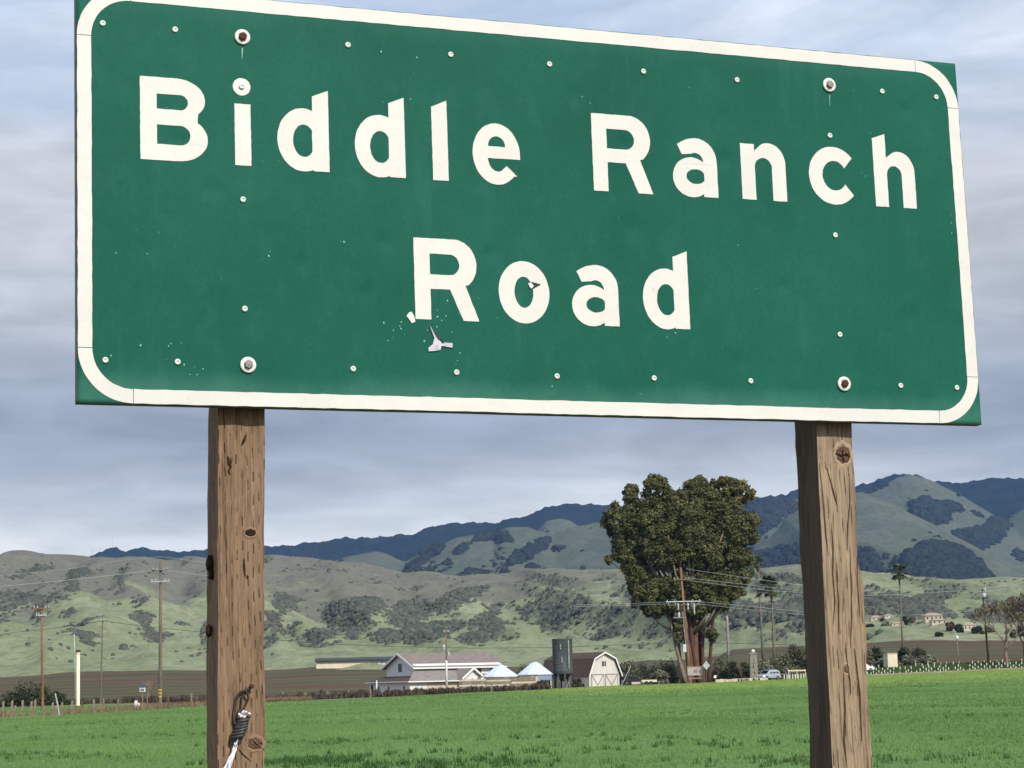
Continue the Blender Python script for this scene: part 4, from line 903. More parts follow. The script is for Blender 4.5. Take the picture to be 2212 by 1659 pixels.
near = [(7, 163, 1.25, 0), (25, 163, 1.3, .04), (33, 168, .9, 0), (49.5, 163, 1.3, -.02), (67, 163, 1.2, .03), (76, 164, 1.32, 0), (95, 166, .75, 0), (114, 172, 1.05, 0), (121, 166, .85, .02), (134, 172, 1.05, 0), (156, 168, 1.15, 0), (203, 174, 1.2, -.02)]
for i, (px, d, h, ln) in enumerate(near):
    fence_post(px, d, h, .15, 'short weathered stake in the near fence at far left, %s from the left edge' % ('first second third fourth fifth sixth seventh eighth ninth tenth eleventh twelfth'.split()[i]), ln, group='near fence at far left')
fence_post(130, 172, 1.75, .09, 'tall thin white stake leaning left in the near fence at far left', -.22, 'sleeve_pale', 'near fence at far left')
for i, (px, d, h) in enumerate(((178, 250, .9), (224, 250, 1.1), (255, 252, 1.0), (364, 262, 1.2), (414, 262, 1.5))):
    fence_post(px, d, h, .17, ['short stake by the road left of the thin far pole', 'grey stake by the road just right of the thin far pole', 'grey stake by the road left of the white block', 'brown stake just right of the pole with two crossarms', 'grey stake beside the left signpost, left of it'][i], 0, 'old_wood_dark' if i in (0, 3) else 'old_wood', 'stakes along the road')
for i, (px, py0, py1) in enumerate(((612, 1495, 1514), (660, 1496, 1512), (708, 1493, 1511), (753, 1492, 1509), (801, 1490, 1507), (1062, 1476, 1497), (1145, 1478, 1491), (1184, 1475, 1489), (1208, 1476, 1487))):
    e = hit(px, py1); d = e[1] + 2.0
    fence_post(px, d, (py1 - py0) * d / F, .22, 'field edge fence post before the bramble bank, %s from the left signpost' % ('first second third fourth fifth sixth seventh eighth ninth'.split()[i]), 0, 'old_wood', 'fence along the far field edge')
fence_post(1224, 374, 1.2, .2, 'leaning field edge fence post in front of the silo', .35, 'old_wood', 'fence along the far field edge')
# white block, boxed post, low white post
o = MB().add([(-.30, -.2, -.1), (.30, -.2, -.1), (.34, .2, -.1), (-.30, .2, -.1), (-.28, -.16, .75), (.02, -.18, .80), (.0, .16, .82), (-.25, .14, .74), (.30, -.16, .45), (.30, .16, .45), (.05, -.18, .5), (.05, .16, .5)],
             [(0, 3, 2, 1), (0, 1, 8, 10, 5, 4), (4, 5, 6, 7), (5, 10, 11, 6), (10, 8, 9, 11), (1, 2, 9, 8), (2, 3, 7, 6, 11, 9), (3, 0, 4, 7)]).build('painted_block', MATS['white_paint'], None, False, .03)
o.location = spot(296, 262); tag(o, 'small stepped white block in the grass beside the boxed post', 'block')
P = spot(308, 264); o = thing('instrument_post', P, 'thin post carrying a white box with a dark blue panel on top', 'post')
mat('panel_blue', (.045, .055, .085), .3, .2, 5, .5); mat('box_white', (.60, .63, .66), .5, .15, 4, .3)
MB().box(-.06, .06, -.06, .06, -.3, 1.75).build('mast', MATS['old_wood'], o); MB().box(-.33, .33, -.2, .2, 1.75, 2.28).build('box', MATS['box_white'], o, False, .03)
MB().box(-.22, .22, -.215, -.203, 1.88, 2.12).build('door', MATS['grey_steel'], o)
MB().add([(-.36, -.26, 2.30), (.36, -.26, 2.30), (.36, .24, 2.66), (-.36, .24, 2.66), (-.36, -.26, 2.34), (.36, -.26, 2.34), (.36, .24, 2.70), (-.36, .24, 2.70)], [(0, 3, 2, 1), (4, 5, 6, 7), (0, 1, 5, 4), (1, 2, 6, 5), (2, 3, 7, 6), (3, 0, 4, 7)]).build('solar_panel', MATS['panel_blue'], o)
MB().tube([(0, .1, 2.5), (.02, .1, 3.1)], .03, 6).build('aerial', MATS['old_wood'], o)
P = spot(814, 372); o = MB().tube([(0, 0, -.3), (0, 0, 2.55), (0, 0, 2.6)], [.11, .11, .07], 10).build('standpipe', MATS['white_paint'], None, True); o.location = P; tag(o, 'short plain white standpipe left of the farmhouse', 'pipe')
# tall cream vent pipe at the left
P = spot(168.5, 318); o = thing('vent_stack', P, 'tall thick cream pipe with dark cap at far left, beside the shrub', 'pipe')
mat('cream_paint', (.76, .68, .47), .6, .1, 1.5, .3)
MB().lathe([(.27, -.4), (.27, .3), (.26, .32), (.26, 7.75)], n=20).build('pipe', MATS['cream_paint'], o, True); MB().lathe([(.34, 7.72), (.36, 7.76), (.36, 7.95), (.30, 8.0)], n=20).build('cap', MATS['pole_dark'], o)
MB().tube([(-.42, .2, -.3), (-.45, .2, 5), (-.62, .2, 10.3)], .05, 6).build('aerial_rod', MATS['box_white'], o); MB().bar((-.45, .2, 6.6), (0, 0, 6.6), .05).build('bracket', MATS['grey_steel'], o)

# ------------------------------------------------------------------ utility poles
mat('sleeve_grey', (.30, .28, .28), .7, .2, 1.5); mat('insulator', (.40, .41, .40), .3, .2, 5, .5); mat('transformer_grey', (.42, .45, .47), .45, .15, 2, .4)
def upole(label, top, bot_px, d, rad, m='pole_wood', name='utility_pole', arms=(), cans=(), extra=None, group='utility poles'):
    B = spot(bot_px, d); T = at(top[0], top[1], d); H = T - B; hgt = H[2]
    o = thing(name, B, label, 'utility pole', group)
    MB().tube([(-.02 * H[0], 0, -.6), (0, 0, 0), (H[0] * .5, 0, hgt * .5), (H[0], 0, hgt)], [rad * 1.1, rad * 1.1, rad * .9, rad * .68], 12).build('shaft', MATS[m], o, True)
    for z, w, rz, am in arms:          # height below top in px, half width m, yaw, material
        zz = hgt - z * d / F; cx = H[0] * zz / hgt; c, s_ = math.cos(rz), math.sin(rz)
        a = MB().bar((cx - w * c, -rad - w * s_, zz), (cx + w * c, -rad + w * s_, zz), .14, .18).build('crossarm', MATS[am], o)
        for q in (-.92, -.5, .5, .92):
            MB().lathe([(.05, .09), (.10, .14), (.07, .2), (.11, .26), (.04, .36)], (cx + w * c * q, -rad + w * s_ * q, zz), 8).build('insulator', MATS['insulator'], a)
    for z, side, r_, h_, mm in cans:
        zz = hgt - z * d / F; cx = H[0] * zz / hgt + side * (rad + r_ + .05)
        c_ = MB().lathe([(r_ * .9, -h_ / 2), (r_, -h_ / 2 + .05), (r_, h_ / 2 - .08), (r_ * .5, h_ / 2), (r_ * .2, h_ / 2 + .12)], (cx, -.12, zz), 14).build('transformer', MATS[mm], o, True)
        MB().bar((cx - side * (r_ + .1), -.12, zz), (cx, -.12, zz), .1).build('bracket', MATS['grey_steel'], c_)
    if extra: extra(o, hgt, H[0])
    return o
upole('brown utility pole with one crossarm and pale insulators at far left', (90, 1314), 92, 300, .20, arms=((0.5, 1.05, .1, 'pole_wood'), (15, .7, .1, 'insulator')))
def bands(o, hgt, hx):
    mat('yellow_band', (.55, .36, .06), .6, .2, 3)
    for z in (1.0, 1.45, 1.9): MB().lathe([(.27, z), (.275, z + .02), (.275, z + .2), (.27, z + .22)], n=12).build('marker_band', MATS['yellow_band'], o)
upole('tall grey utility pole with two crossarms and yellow bands low down', (347, 1210), 346, 308, .25, 'pole_grey', arms=((22, 1.05, .15, 'pole_dark'), (46, 1.3, -.05, 'insulator')), extra=bands)
upole('thin slanting grey pole between the cream pipe and the two-armed pole', (222, 1334), 217, 345, .14, 'pole_grey', arms=((8, .28, 0, 'pole_grey'),))
def white_lower(o, hgt, hx):
    MB().lathe([(.20, 0), (.20, 5.4), (.18, 5.5)], (hx * .2, 0, 0), 12).build('white_sleeve', MATS['white_paint'], o, True)
upole('farmyard pole with white lower half and a transformer, before the farmhouse', (964, 1350), 965, 374, .16, 'pole_grey', arms=((16, .5, .3, 'pole_grey'),), cans=((48, -1, .24, .85, 'insulator'), (62, 1, .16, .6, 'transformer_grey')), extra=white_lower)
def gear(o, hgt, hx):
    mat('gear_dark', (.05, .052, .05), .5, .3, 3, .4); r = random.Random(5)
    for k, (dx, z, h_) in enumerate(((-1.6, 81, 1.0), (-1.0, 84, 1.2), (-.5, 86, 1.1), (.7, 84, 1.3), (1.2, 85, 1.2), (1.75, 90, 2.0))):
        zz = hgt - z * 384 / F; MB().lathe([(.10, -h_ / 2), (.16, -h_ / 4), (.11, 0), (.17, h_ / 4), (.06, h_ / 2)], (hx * zz / hgt + dx, -.35, zz), 9).build('cutout_switch', MATS[['gear_dark', 'transformer_grey'][k % 2]], o, True)
    zz = hgt - 107 * 384 / F; cx = hx * zz / hgt
    p = MB().box(cx - 2.0, cx - .2, -.6, .3, zz - .08, zz).build('platform', MATS['transformer_grey'], o)
    for dx in (-1.6, -1.0, -.5): MB().lathe([(.22, 0), (.24, .1), (.24, .75), (.1, .9)], (cx + dx, -.2, zz), 10).build('regulator', MATS['insulator' if dx == -1.0 else 'gear_dark'], p, True)
    zz = hgt - 172 * 384 / F; cx = hx * zz / hgt; MB().box(cx - .75, cx - .2, -.45, .05, zz - .75, zz + .6).build('meter_box', MATS['box_white'], o, False, .04)
    MB().tube([(cx - .28, -.3, zz + .6), (hx * .62 - .28, -.3, hgt * .62)], .05, 6).build('conduit', MATS['insulator'], o)
    for z in (1.6, 2.1): MB().lathe([(.30, z), (.305, z + .02), (.305, z + .3), (.30, z + .32)], (hx * z / hgt, 0, 0), 12).build('marker_band', MATS['yellow_band'], o)
upole('reddish leaning utility pole loaded with switchgear in front of the big tree', (1470, 1226), 1491, 384, .27, 'pole_wood', arms=((26, 1.5, .35, 'pole_grey'), (73, 3.1, .12, 'gear_arm' if 'gear_arm' in MATS else 'transformer_grey'), (80, 2.9, .12, 'pole_grey')), extra=gear)
def sleeve(o, hgt, hx): MB().lathe([(.22, hgt - 8.0), (.27, hgt - 7.9), (.26, hgt - 1.2), (.2, hgt - .3)], (hx * .6, 0, 0), 12).build('pale_sleeve', MATS['sleeve_grey'], o, True)
upole('plain pole with a pale sleeved top, right of the big tree trunks', (1571, 1328), 1574, 440, .22, 'pole_grey', extra=sleeve)
upole('dark slim utility pole with white can on top at far right', (2122, 1272), 2135.5, 407, .20, 'pole_dark', cans=((2, 1, .2, .55, 'insulator'), (14, .2, .42, .8, 'insulator')))
def lamp(o, hgt, hx):
    MB().bar((hx, 0, hgt), (hx - .55, 0, hgt + 1.3), .08).build('lamp_arm', MATS['box_white'], o); MB().lathe([(.1, -.5), (.32, -.2), (.30, .35), (.1, .5)], (hx + .1, -.1, hgt - .6), 10).build('lamp', MATS['white_paint'], o, True)
upole('pale thin lamp pole on the brown slope at right', (2066, 1372), 2070, 505, .14, 'old_wood', extra=lamp)
def wire_line(label, pts, d, rad=.026, m='wire_grey', sag=0.):
    mat('wire_grey', (.33, .35, .37), .5, .1, 1, .4); mat('wire_dark', (.055, .06, .055), .6, .2, 1, .2)
    dd = d if hasattr(d, '__len__') else [d] * len(pts)
    P = [at(a, b, q) for (a, b), q in zip(pts, dd)]; Q_ = []
    for i in range(len(P) - 1):
        for k in range(8): s_ = k / 8; Q_.append(P[i] + (P[i + 1] - P[i]) * s_ - np.array([0, 0, sag * 4 * s_ * (1 - s_)]))
    Q_.append(P[-1]); c0 = Q_[0].copy(); b = MB().tube([q - c0 for q in Q_], rad, 5); o = b.build('utility_wire', MATS[m]); o.location = c0
    return tag(o, label, 'wire', 'overhead wires')
wire_line('upper pale wire crossing the left hills from the two-armed pole', [(-80, 1252), (0, 1243.5), (146, 1229), (260, 1211), (347, 1202.5), (400, 1209), (448, 1216), (560, 1230)], 308)
wire_line('lower pale wire pair crossing the left hills to the two-armed pole', [(-80, 1276), (0, 1267), (120, 1256), (240, 1243), (347, 1231), (448, 1244), (560, 1256)], 307.6, .045)
wire_line('dark low wire from far left past the farm to the big tree', [(-60, 1378), (0, 1370), (140, 1354), (222, 1341.5), (310, 1353), (448, 1367), (572, 1380), (712, 1391), (863, 1397), (1016, 1400), (1191, 1399), (1340, 1393), (1480, 1388), (1600, 1390), (1760, 1394)], 345, .035, 'wire_dark')
wire_line('upper of the two short pale wires running left from the switchgear pole', [(1240, 1307), (1340, 1304.5), (1452, 1300)], 384)
wire_line('lower of the two short pale wires running left from the switchgear pole', [(1240, 1310), (1340, 1308.5), (1448, 1304)], 383.4)
for k, (nm, pts) in enumerate((('topmost wire running right from the switchgear pole over the tree', [(1482, 1229), (1570, 1242), (1640, 1252), (1735, 1264), (1866, 1275), (2071, 1270), (2122, 1272), (2230, 1258)]), ('second wire down running right from the switchgear pole', [(1481, 1248), (1580, 1259), (1660, 1268), (1735, 1277), (1866, 1287), (1948, 1284), (2079, 1276), (2124, 1278), (2230, 1262)]),
                               ('third wire down running right from the switchgear pole', [(1479, 1253), (1590, 1267), (1660, 1276), (1735, 1280), (1790, 1285)]), ('fourth wire down, right of the switchgear pole, below its upper arm', [(1500, 1299), (1590, 1307), (1660, 1314), (1735, 1321), (1800, 1326)]),
                               ('lowest wire running right from the switchgear pole to the dark pole', [(1498, 1303), (1590, 1314), (1660, 1321), (1735, 1328), (1866, 1330.6), (1989, 1328), (2128, 1318), (2230, 1307)]))):
    wire_line(nm, pts, [384 + (p[0] - 1480) * .035 for p in pts], .026)
P = at(1363, 1438, 384); G_ = spot(1341, 382); o = MB().tube([(0, 0, -.2), P - G_], .05, 5).build('guy_wire', MATS['wire_grey']); o.location = G_; tag(o, 'slanting pale guy wire beside the barn', 'wire')
for px, py, h, d, lb in ((200, 1199, 16, 2400, 'faint thin radio mast on the bare left hill crest'), (243, 1185, 22, 7400, 'faint thin radio mast on the dark wooded crest')):
    P = at(px, py + 2, d); hh = h * d / F * 1.1; w = .28 * d / 2400; b = MB()
    for k in range(3): a = k * 2.094; b.bar((w * math.cos(a), w * math.sin(a), -4), (w * .4 * math.cos(a), w * .4 * math.sin(a), hh), w * .35)
    for k in range(8): b.lathe([(w * .9, hh * k / 8), (w * .9, hh * k / 8 + w * .2)], n=3)
    o = b.build('radio_mast', MATS['transformer_grey']); o.location = P; tag(o, lb, 'mast')

# ------------------------------------------------------------------ farm buildings (local x along the front, y going back)
mat('barn_white', (.62, .60, .53), .7, .10, .9, .2, 0, 0, (1, 1, .3)); mat('house_white', (.70, .70, .67), .7, .08, .8, .2); mat('trim_white', (.78, .78, .74), .6, .05, 1, .3); mat('beige_wall', (.56, .49, .39), .8, .12, .8, .2)
mat('roof_brown', (.085, .062, .050), .9, .25, 2, .15); mat('roof_mauve', (.205, .172, .162), .9, .15, 1.2, .15); mat('roof_grey', (.23, .205, .19), .9, .15, 1.2, .15); mat('glass_dark', (.015, .017, .02), .15, .3, 2, .5)
mat('brace_grey', (.28, .27, .24), .8, .2, 2); mat('concrete_dark', (.080, .088, .093), .9, .3, .9, .1, 0, 0, (1, 1, .4), (.115, .128, .125)); mat('concrete_pale', (.30, .32, .31), .9, .2, 1); mat('galvanised', (.62, .68, .76), .45, .06, .6, .4, .1)
def slab(P4, th):
    """roof plane from four corners, given thickness downward"""
    P4 = [np.array(p, float) for p in P4]; n = np.cross(P4[1] - P4[0], P4[3] - P4[0]); n /= np.linalg.norm(n)
    if n[2] < 0: n = -n
    V = P4 + [p - n * th for p in P4]
    return V, [(0, 1, 2, 3), (7, 6, 5, 4), (0, 4, 5, 1), (1, 5, 6, 2), (2, 6, 7, 3), (3, 7, 4, 0)]
PH = math.radians(40)
# --- gambrel barn
bc = spot(1273, 388)          # front-left corner of the gable wall
barn = thing('barn', (bc[0], bc[1], bc[2] - .2), 'white gambrel barn with dark brown roof and crossed double doors', 'barn', None, PH)
bw, bl, he, hb, hp_ = 7.2, 12.6, 2.35, 5.0, 6.05; bx = 1.15
gab = [(0, -.4), (bw, -.4), (bw, he), (bw - bx, hb), (bw / 2, hp_), (bx, hb), (0, he)]
MB().prism(gab, 0, bl, 1).build('wall', MATS['barn_white'], barn)
ov = .45
for nm, q in (('roof', ((-.32, he - .35), (bx - .05, hb + .12))), ('roof', ((bx - .10, hb + .10), (bw / 2, hp_ + .16))), ('roof', ((bw + .32, he - .35), (bw - bx + .05, hb + .12))), ('roof', ((bw - bx + .10, hb + .10), (bw / 2, hp_ + .16)))):
    (xa, za), (xb, zb) = q; MB().add(*slab([(xa, -ov, za), (xb, -ov, zb), (xb, bl + ov, zb), (xa, bl + ov, za)], .12)).build(nm, MATS['roof_brown'], barn)
for q in (((-.34, he - .36), (bx - .05, hb + .13)), ((bx - .05, hb + .11), (bw / 2, hp_ + .18)), ((bw + .34, he - .36), (bw - bx + .05, hb + .13)), ((bw - bx + .05, hb + .11), (bw / 2, hp_ + .18))):
    MB().bar((q[0][0], -ov - .04, q[0][1] - .1), (q[1][0], -ov - .04, q[1][1] - .1), .06, .24).build('fascia', MATS['trim_white'], barn)
win = MB().box(bw / 2 - .42, bw / 2 + .42, -.06, .0, 3.75, 4.6).build('window', MATS['glass_dark'], barn); MB().box(bw / 2 - .05, bw / 2 + .05, -.09, -.062, 3.75, 4.6).build('mullion', MATS['trim_white'], win)
for x0 in (.45, 3.75):
    dr = MB().box(x0, x0 + 3.0, -.08, -.005, -.2, 2.35).build('door', MATS['barn_white'], barn)
    b = MB()
    for a, c in (((x0, 2.3), (x0 + 3, 2.3)), ((x0 + .06, -.2), (x0 + .06, 2.3)), ((x0 + 2.94, -.2), (x0 + 2.94, 2.3)), ((x0 + .1, 2.25), (x0 + 1.5, .4)), ((x0 + 2.9, 2.25), (x0 + 1.5, .4))):
        b = MB().bar((a[0], -.10, a[1]), (c[0], -.10, c[1]), .05, .17); b.build('door_brace', MATS['brace_grey'], dr)
MB().box(-.07, -.01, 4.0, 4.9, 1.0, 1.8).build('window', MATS['glass_dark'], barn)
# --- silo on legs
sc_ = spot(1217, 380); silo = thing('silo', (sc_[0], sc_[1], sc_[2] - .15), 'dark grey cylindrical silo standing on legs against the barn', 'silo')
MB().lathe([(1.70, 2.55), (1.74, 2.6), (1.74, 3.4), (1.72, 3.45), (1.72, 8.4), (1.76, 8.45), (1.76, 8.58), (1.6, 8.6)], n=28).build('drum', MATS['concrete_dark'], silo, True)
for k in range(9): MB().lathe([(1.735, 3.0 + k * .6), (1.765, 3.02 + k * .6), (1.765, 3.08 + k * .6), (1.735, 3.1 + k * .6)], n=28).build('hoop', MATS['concrete_dark'], silo)
for k in range(8): a = k * math.pi / 4 + .2; MB().bar((1.5 * math.cos(a), 1.5 * math.sin(a), -.3), (1.5 * math.cos(a), 1.5 * math.sin(a), 2.6), .28).build('leg', MATS['concrete_dark'], silo)
MB().lathe([(.35, 1.3), (1.4, 2.55)], n=16).build('hopper', MATS['roof_brown'], silo)
for z0, x in ((6.7, -.35), (4.5, -.15)): MB().box(x - .09, x + .09, -1.86, -1.70, z0, z0 + .95).build('hatch', MATS['concrete_pale'], silo)
MB().box(.95, 1.15, -1.62, -1.40, 3.4, 8.3).build('ladder', MATS['concrete_pale'], silo)
# --- round storage tanks with cone roofs
for px, w, h0, hc, lb in ((1082, 6.2, 2.5, 1.75, 'round tank with wide pale cone roof beside the farmhouse'), (1157, 6.0, 2.6, 1.9, 'round tank with pale cone roof between the farmhouse and the barn')):
    P = spot(px, 392); o = thing('storage_tank', P, lb, 'tank', 'round tanks with cone roofs')
    MB().lathe([(w / 2 - .12, -.4), (w / 2 - .12, h0)], n=24).build('wall', MATS['beige_wall'], o)
    rf = MB().lathe([(w / 2 + .12, h0 - .1), (w / 2 + .12, h0 + .02), (.75, h0 + hc), (.62, h0 + hc + .1)], n=12, ph=.1).build('roof', MATS['galvanised'], o)
    for k in range(12): a = k * math.pi / 6 + .1; MB().bar(((w / 2 + .1) * math.cos(a), (w / 2 + .1) * math.sin(a), h0 + .04), (.72 * math.cos(a), .72 * math.sin(a), h0 + hc + .02), .07).build('rib', MATS['galvanised'], rf)
    MB().lathe([(.6, h0 + hc + .1), (.6, h0 + hc + .22), (.3, h0 + hc + .3)], n=12).build('vent_cap', MATS['galvanised'], rf)
# --- farmhouse
PA = math.radians(34)
hc_ = spot(893, 396); hs = thing('farmhouse', (hc_[0], hc_[1] + 6, hc_[2] - .25), 'white farmhouse with mauve gable roof, lean-to wings and porch gables', 'house', None, PA)
HL, HD, E1, R1 = 19.0, 10.0, 5.3, 7.55
wall = MB().prism([(0, -.5), (HD, -.5), (HD, E1), (HD / 2, R1 - .1), (0, E1)], 0, HL, 0).build('wall', MATS['house_white'], hs)
for y0, y1 in ((-.75, HD / 2), (HD + .75, HD / 2)):
    MB().add(*slab([(-.7, y0, E1 - .38), (HL + .6, y0, E1 - .38), (HL + .6, y1, R1 + .05), (-.7, y1, R1 + .05)], .14)).build('roof', MATS['roof_mauve'], hs)
for y0 in (-.78, HD + .78): MB().bar((-.73, y0, E1 - .45), (-.73, HD / 2, R1 - .02), .10, .34).build('bargeboard', MATS['trim_white'], hs)
MB().bar((-.7, -.80, E1 - .45), (HL + .6, -.80, E1 - .45), .10, .26).build('gutter', MATS['trim_white'], hs)
w_ = MB().box(-.05, -.005, 4.3, 5.7, 4.3, 5.8).build('window', MATS['glass_dark'], hs)
for y_ in (4.22, 5.78): MB().box(-.09, -.01, y_ - .06, y_ + .06, 4.2, 5.9).build('frame', MATS['trim_white'], w_)
for x0 in (9.0, 13.2, 16.4): w_ = MB().box(x0, x0 + 1.2, -.05, -.005, 3.75, 4.6).build('window', MATS['glass_dark'], hs); MB().box(x0 - .08, x0 + 1.28, -.10, -.052, 3.65, 3.75).build('sill', MATS['trim_white'], w_)
# lean-to along the gable end and along the front
MB().box(-3.6, -.01, -4.2, HD + .2, -.5, 2.5).build('wing_wall', MATS['house_white'], hs); MB().box(.0, 9.5, -4.2, -.01, -.5, 2.5).build('wing_wall', MATS['beige_wall'], hs)
MB().add(*slab([(-4.3, -4.8, 2.55), (-4.3, HD + .6, 2.55), (-.02, HD + .6, 3.5), (-.02, -.2, 3.5)], .12)).build('wing_roof', MATS['roof_brown'], hs)
MB().add(*slab([(-4.3, -4.9, 2.5), (10.0, -4.9, 2.5), (9.2, -.05, 4.6), (-.1, -.05, 4.6)], .12)).build('wing_roof', MATS['roof_grey'], hs)
MB().bar((-4.34, -4.9, 2.47), (-4.34, HD + .6, 2.47), .1, .2).build('gutter', MATS['trim_white'], hs); MB().bar((-4.3, -4.95, 2.45), (10, -4.95, 2.45), .1, .2).build('gutter', MATS['trim_white'], hs)
for y0 in (-2.5, 3.0, 6.5): MB().box(-3.66, -3.605, y0, y0 + .5, 1.0, 1.7).build('window', MATS['glass_dark'], hs)
MB().box(-3.68, -3.61, 8.8, 9.5, -.3, 2.0).build('door', MATS['pole_dark'], hs)
for x0, yb, z0, w_g, hg in ((9.0, -5.4, 3.0, 5.0, 1.7), (11.4, -6.6, 2.35, 4.8, 1.3)):
    pg = MB().prism([(x0 - w_g / 2 + .3, -.5), (x0 + w_g / 2 - .3, -.5), (x0 + w_g / 2 - .3, z0), (x0, z0 + hg - .2), (x0 - w_g / 2 + .3, z0)], yb, -.02, 1).build('porch', MATS['house_white'], hs)
    for s_ in (-1, 1):
        MB().add(*slab([(x0 + s_ * w_g / 2, yb - .5, z0 - .18), (x0, yb - .5, z0 + hg), (x0, -.03, z0 + hg), (x0 + s_ * w_g / 2, -.03, z0 - .18)], .12)).build('porch_roof', MATS['roof_grey'], pg)
        MB().bar((x0 + s_ * w_g / 2, yb - .54, z0 - .25), (x0, yb - .54, z0 + hg - .07), .08, .34).build('bargeboard', MATS['trim_white'], pg)
# --- board fence and stacked timber before the tanks
for px, n_, d, lb in ((1022, 7, 371, 'weathered board fence before the farmhouse porch'), (1075, 8, 372, 'weathered board fence before the wide-roofed tank'), (1128, 6, 373, 'weathered board fence before the second tank')):
    P = spot(px, d); o = thing('board_fence', P, lb, 'fence', 'board fences in the farmyard'); L_ = 4.4
    for x in (-L_ / 2, -.1, L_ / 2): MB().box(x - .09, x + .09, -.02, .14, -.4, 2.35).build('upright', MATS['old_wood'], o)
    for k in range(n_): r_ = random.Random(k + px); z = .1 + k * 2.1 / n_; MB().box(-L_ / 2 - .1, L_ / 2 + r_.uniform(-.2, .3), -.08 - .02 * (k % 2), -.03, z, z + 1.9 / n_).build('board', MATS['old_wood' if k % 3 else 'beige_wall'], o)
P = spot(1058, 368); o = thing('timber_stack', P, 'low stack of sawn boards at the foot of the farmyard fence', 'timber')
for k in range(6):
    for j in range(3): MB().box(-2 + .1 * ((k * 7 + j) % 3), 2.1 - .12 * ((k + j) % 4), j * .26, j * .26 + .24, k * .16, k * .16 + .14).build('board', MATS['old_wood' if (k + j) % 2 else 'beige_wall'], o)
# --- small lean-to beside the silo
P = spot(1178, 383); o = thing('lean_to', P, 'small pale lean-to shed left of the silo legs', 'shed'); MB().box(-.9, .9, 0, 2, -.3, 1.5).build('wall', MATS['beige_wall'], o); MB().box(.35, .85, -.05, -.005, -.2, 1.2).build('door', MATS['pole_dark'], o)
MB().add(*slab([(-1.2, -.5, 1.55), (1.2, -.5, 1.55), (1.2, 2.2, 2.3), (-1.2, 2.2, 2.3)], .1)).build('roof', MATS['galvanised'], o)
# --- long low shed on the brow
P = spot(770, 915); o = thing('long_shed', (P[0], P[1], P[2] + .1), 'long low cream shed with dark roof on the brow behind the ploughed slope', 'shed', None, .06)
mat('cream_wall', (.70, .62, .45), .8, .1, .3); mat('shed_roof', (.045, .06, .06), .8, .2, .3); mat('pale_blue_wall', (.50, .58, .62), .7, .1, .5)
MB().box(-16.5, 6.0, 0, 8, -1.5, 3.3).build('wall', MATS['cream_wall'], o); MB().box(6.02, 16.5, .3, 8, -1.5, 3.1).build('wall', MATS['pale_blue_wall'], o)
MB().add(*slab([(-17.2, -.8, 3.25), (17, -.8, 3.25), (17, 8.6, 4.5), (-17.2, 8.6, 4.5)], .2)).build('roof', MATS['shed_roof'], o); MB().box(-17.2, 17, -.9, -.6, 2.85, 3.35).build('eave_board', MATS['shed_roof'], o)
for k in range(5): MB().box(7 + k * 1.9, 8 + k * 1.9, .24, .29, .6, 2.8).build('door', MATS['trim_white' if k % 2 else 'cream_wall'], o)
MB().box(16.6, 17.6, 0, 7, -1, 3.4).build('end_wall', MATS['pole_dark'], o)
# grassy hump half hiding the shed's right end
x_, y_ = np.meshgrid(np.linspace(-16, 16, 40), np.linspace(-26, 10, 24)); zz = 2.7 * np.exp(-(x_ / 9.5) ** 2 - ((y_ + 8) / 9) ** 2) * (1 + .15 * fbm(x_ / 3, y_ / 3, 5, 3)) - .35
P = spot(800, 893); ho = link('hillock', grid_mesh(x_ + P[0], y_ + P[1], zz + ground_z(x_ + P[0], y_ + P[1]) + .0, {'scrub': zz * 0, 'brown': zz * 0 + .25, 'rock': zz * 0}), MATS['hill_grass']); tag(ho, kind='structure')

# ------------------------------------------------------------------ the big eucalyptus
ex, eyy = spot(1490, 398)[:2]; eb = spot(1490, 398)
euc = thing('eucalyptus_tree', eb, 'huge dark eucalyptus with many reddish trunks towering over the farm', 'tree')
def tz(x, y): return (1850 + x / 2.0733) / 1.4756, (1450 + y / 2.0733) / 1.4756
LOBES = [(250, 430, 110, 130, 0), (335, 260, 58, 80, 0), (505, 225, 115, 105, 0), (780, 230, 105, 95, 0), (955, 210, 110, 90, .5), (1085, 250, 78, 85, .75), (430, 430, 180, 170, 0), (700, 430, 200, 200, .1), (950, 420, 170, 170, .35), (1110, 460, 85, 95, .5), (1140, 560, 52, 58, .2),
         (310, 620, 130, 120, 0), (560, 640, 200, 150, 0), (830, 650, 200, 150, .1), (1030, 680, 125, 100, .25), (395, 800, 105, 110, 0), (420, 930, 115, 105, 0), (560, 1000, 95, 75, 0), (700, 850, 180, 110, .3), (930, 850, 150, 110, .3), (1030, 880, 80, 75, .2), (880, 980, 105, 65, .1), (650, 1120, 55, 95, 0), (640, 1200, 40, 60, 0), (865, 1185, 38, 55, 0), (750, 960, 110, 60, .2), (190, 700, 22, 30, 0), (640, 310, 120, 110, 0), (860, 320, 130, 110, .1), (600, 900, 130, 110, 0), (800, 930, 140, 90, .1), (500, 540, 190, 150, 0), (760, 540, 190, 150, 0), (1000, 560, 140, 130, .2), (640, 990, 120, 95, 0), (760, 1010, 140, 80, 0), (880, 970, 120, 85, .1), (480, 1030, 95, 60, 0), (960, 930, 100, 80, .1), (430, 860, 120, 120, 0), (330, 720, 90, 100, 0), (1060, 780, 90, 90, .1)]
C = []; R_ = []; HU = []; r = np.random.default_rng(21)
pm = 398 / F
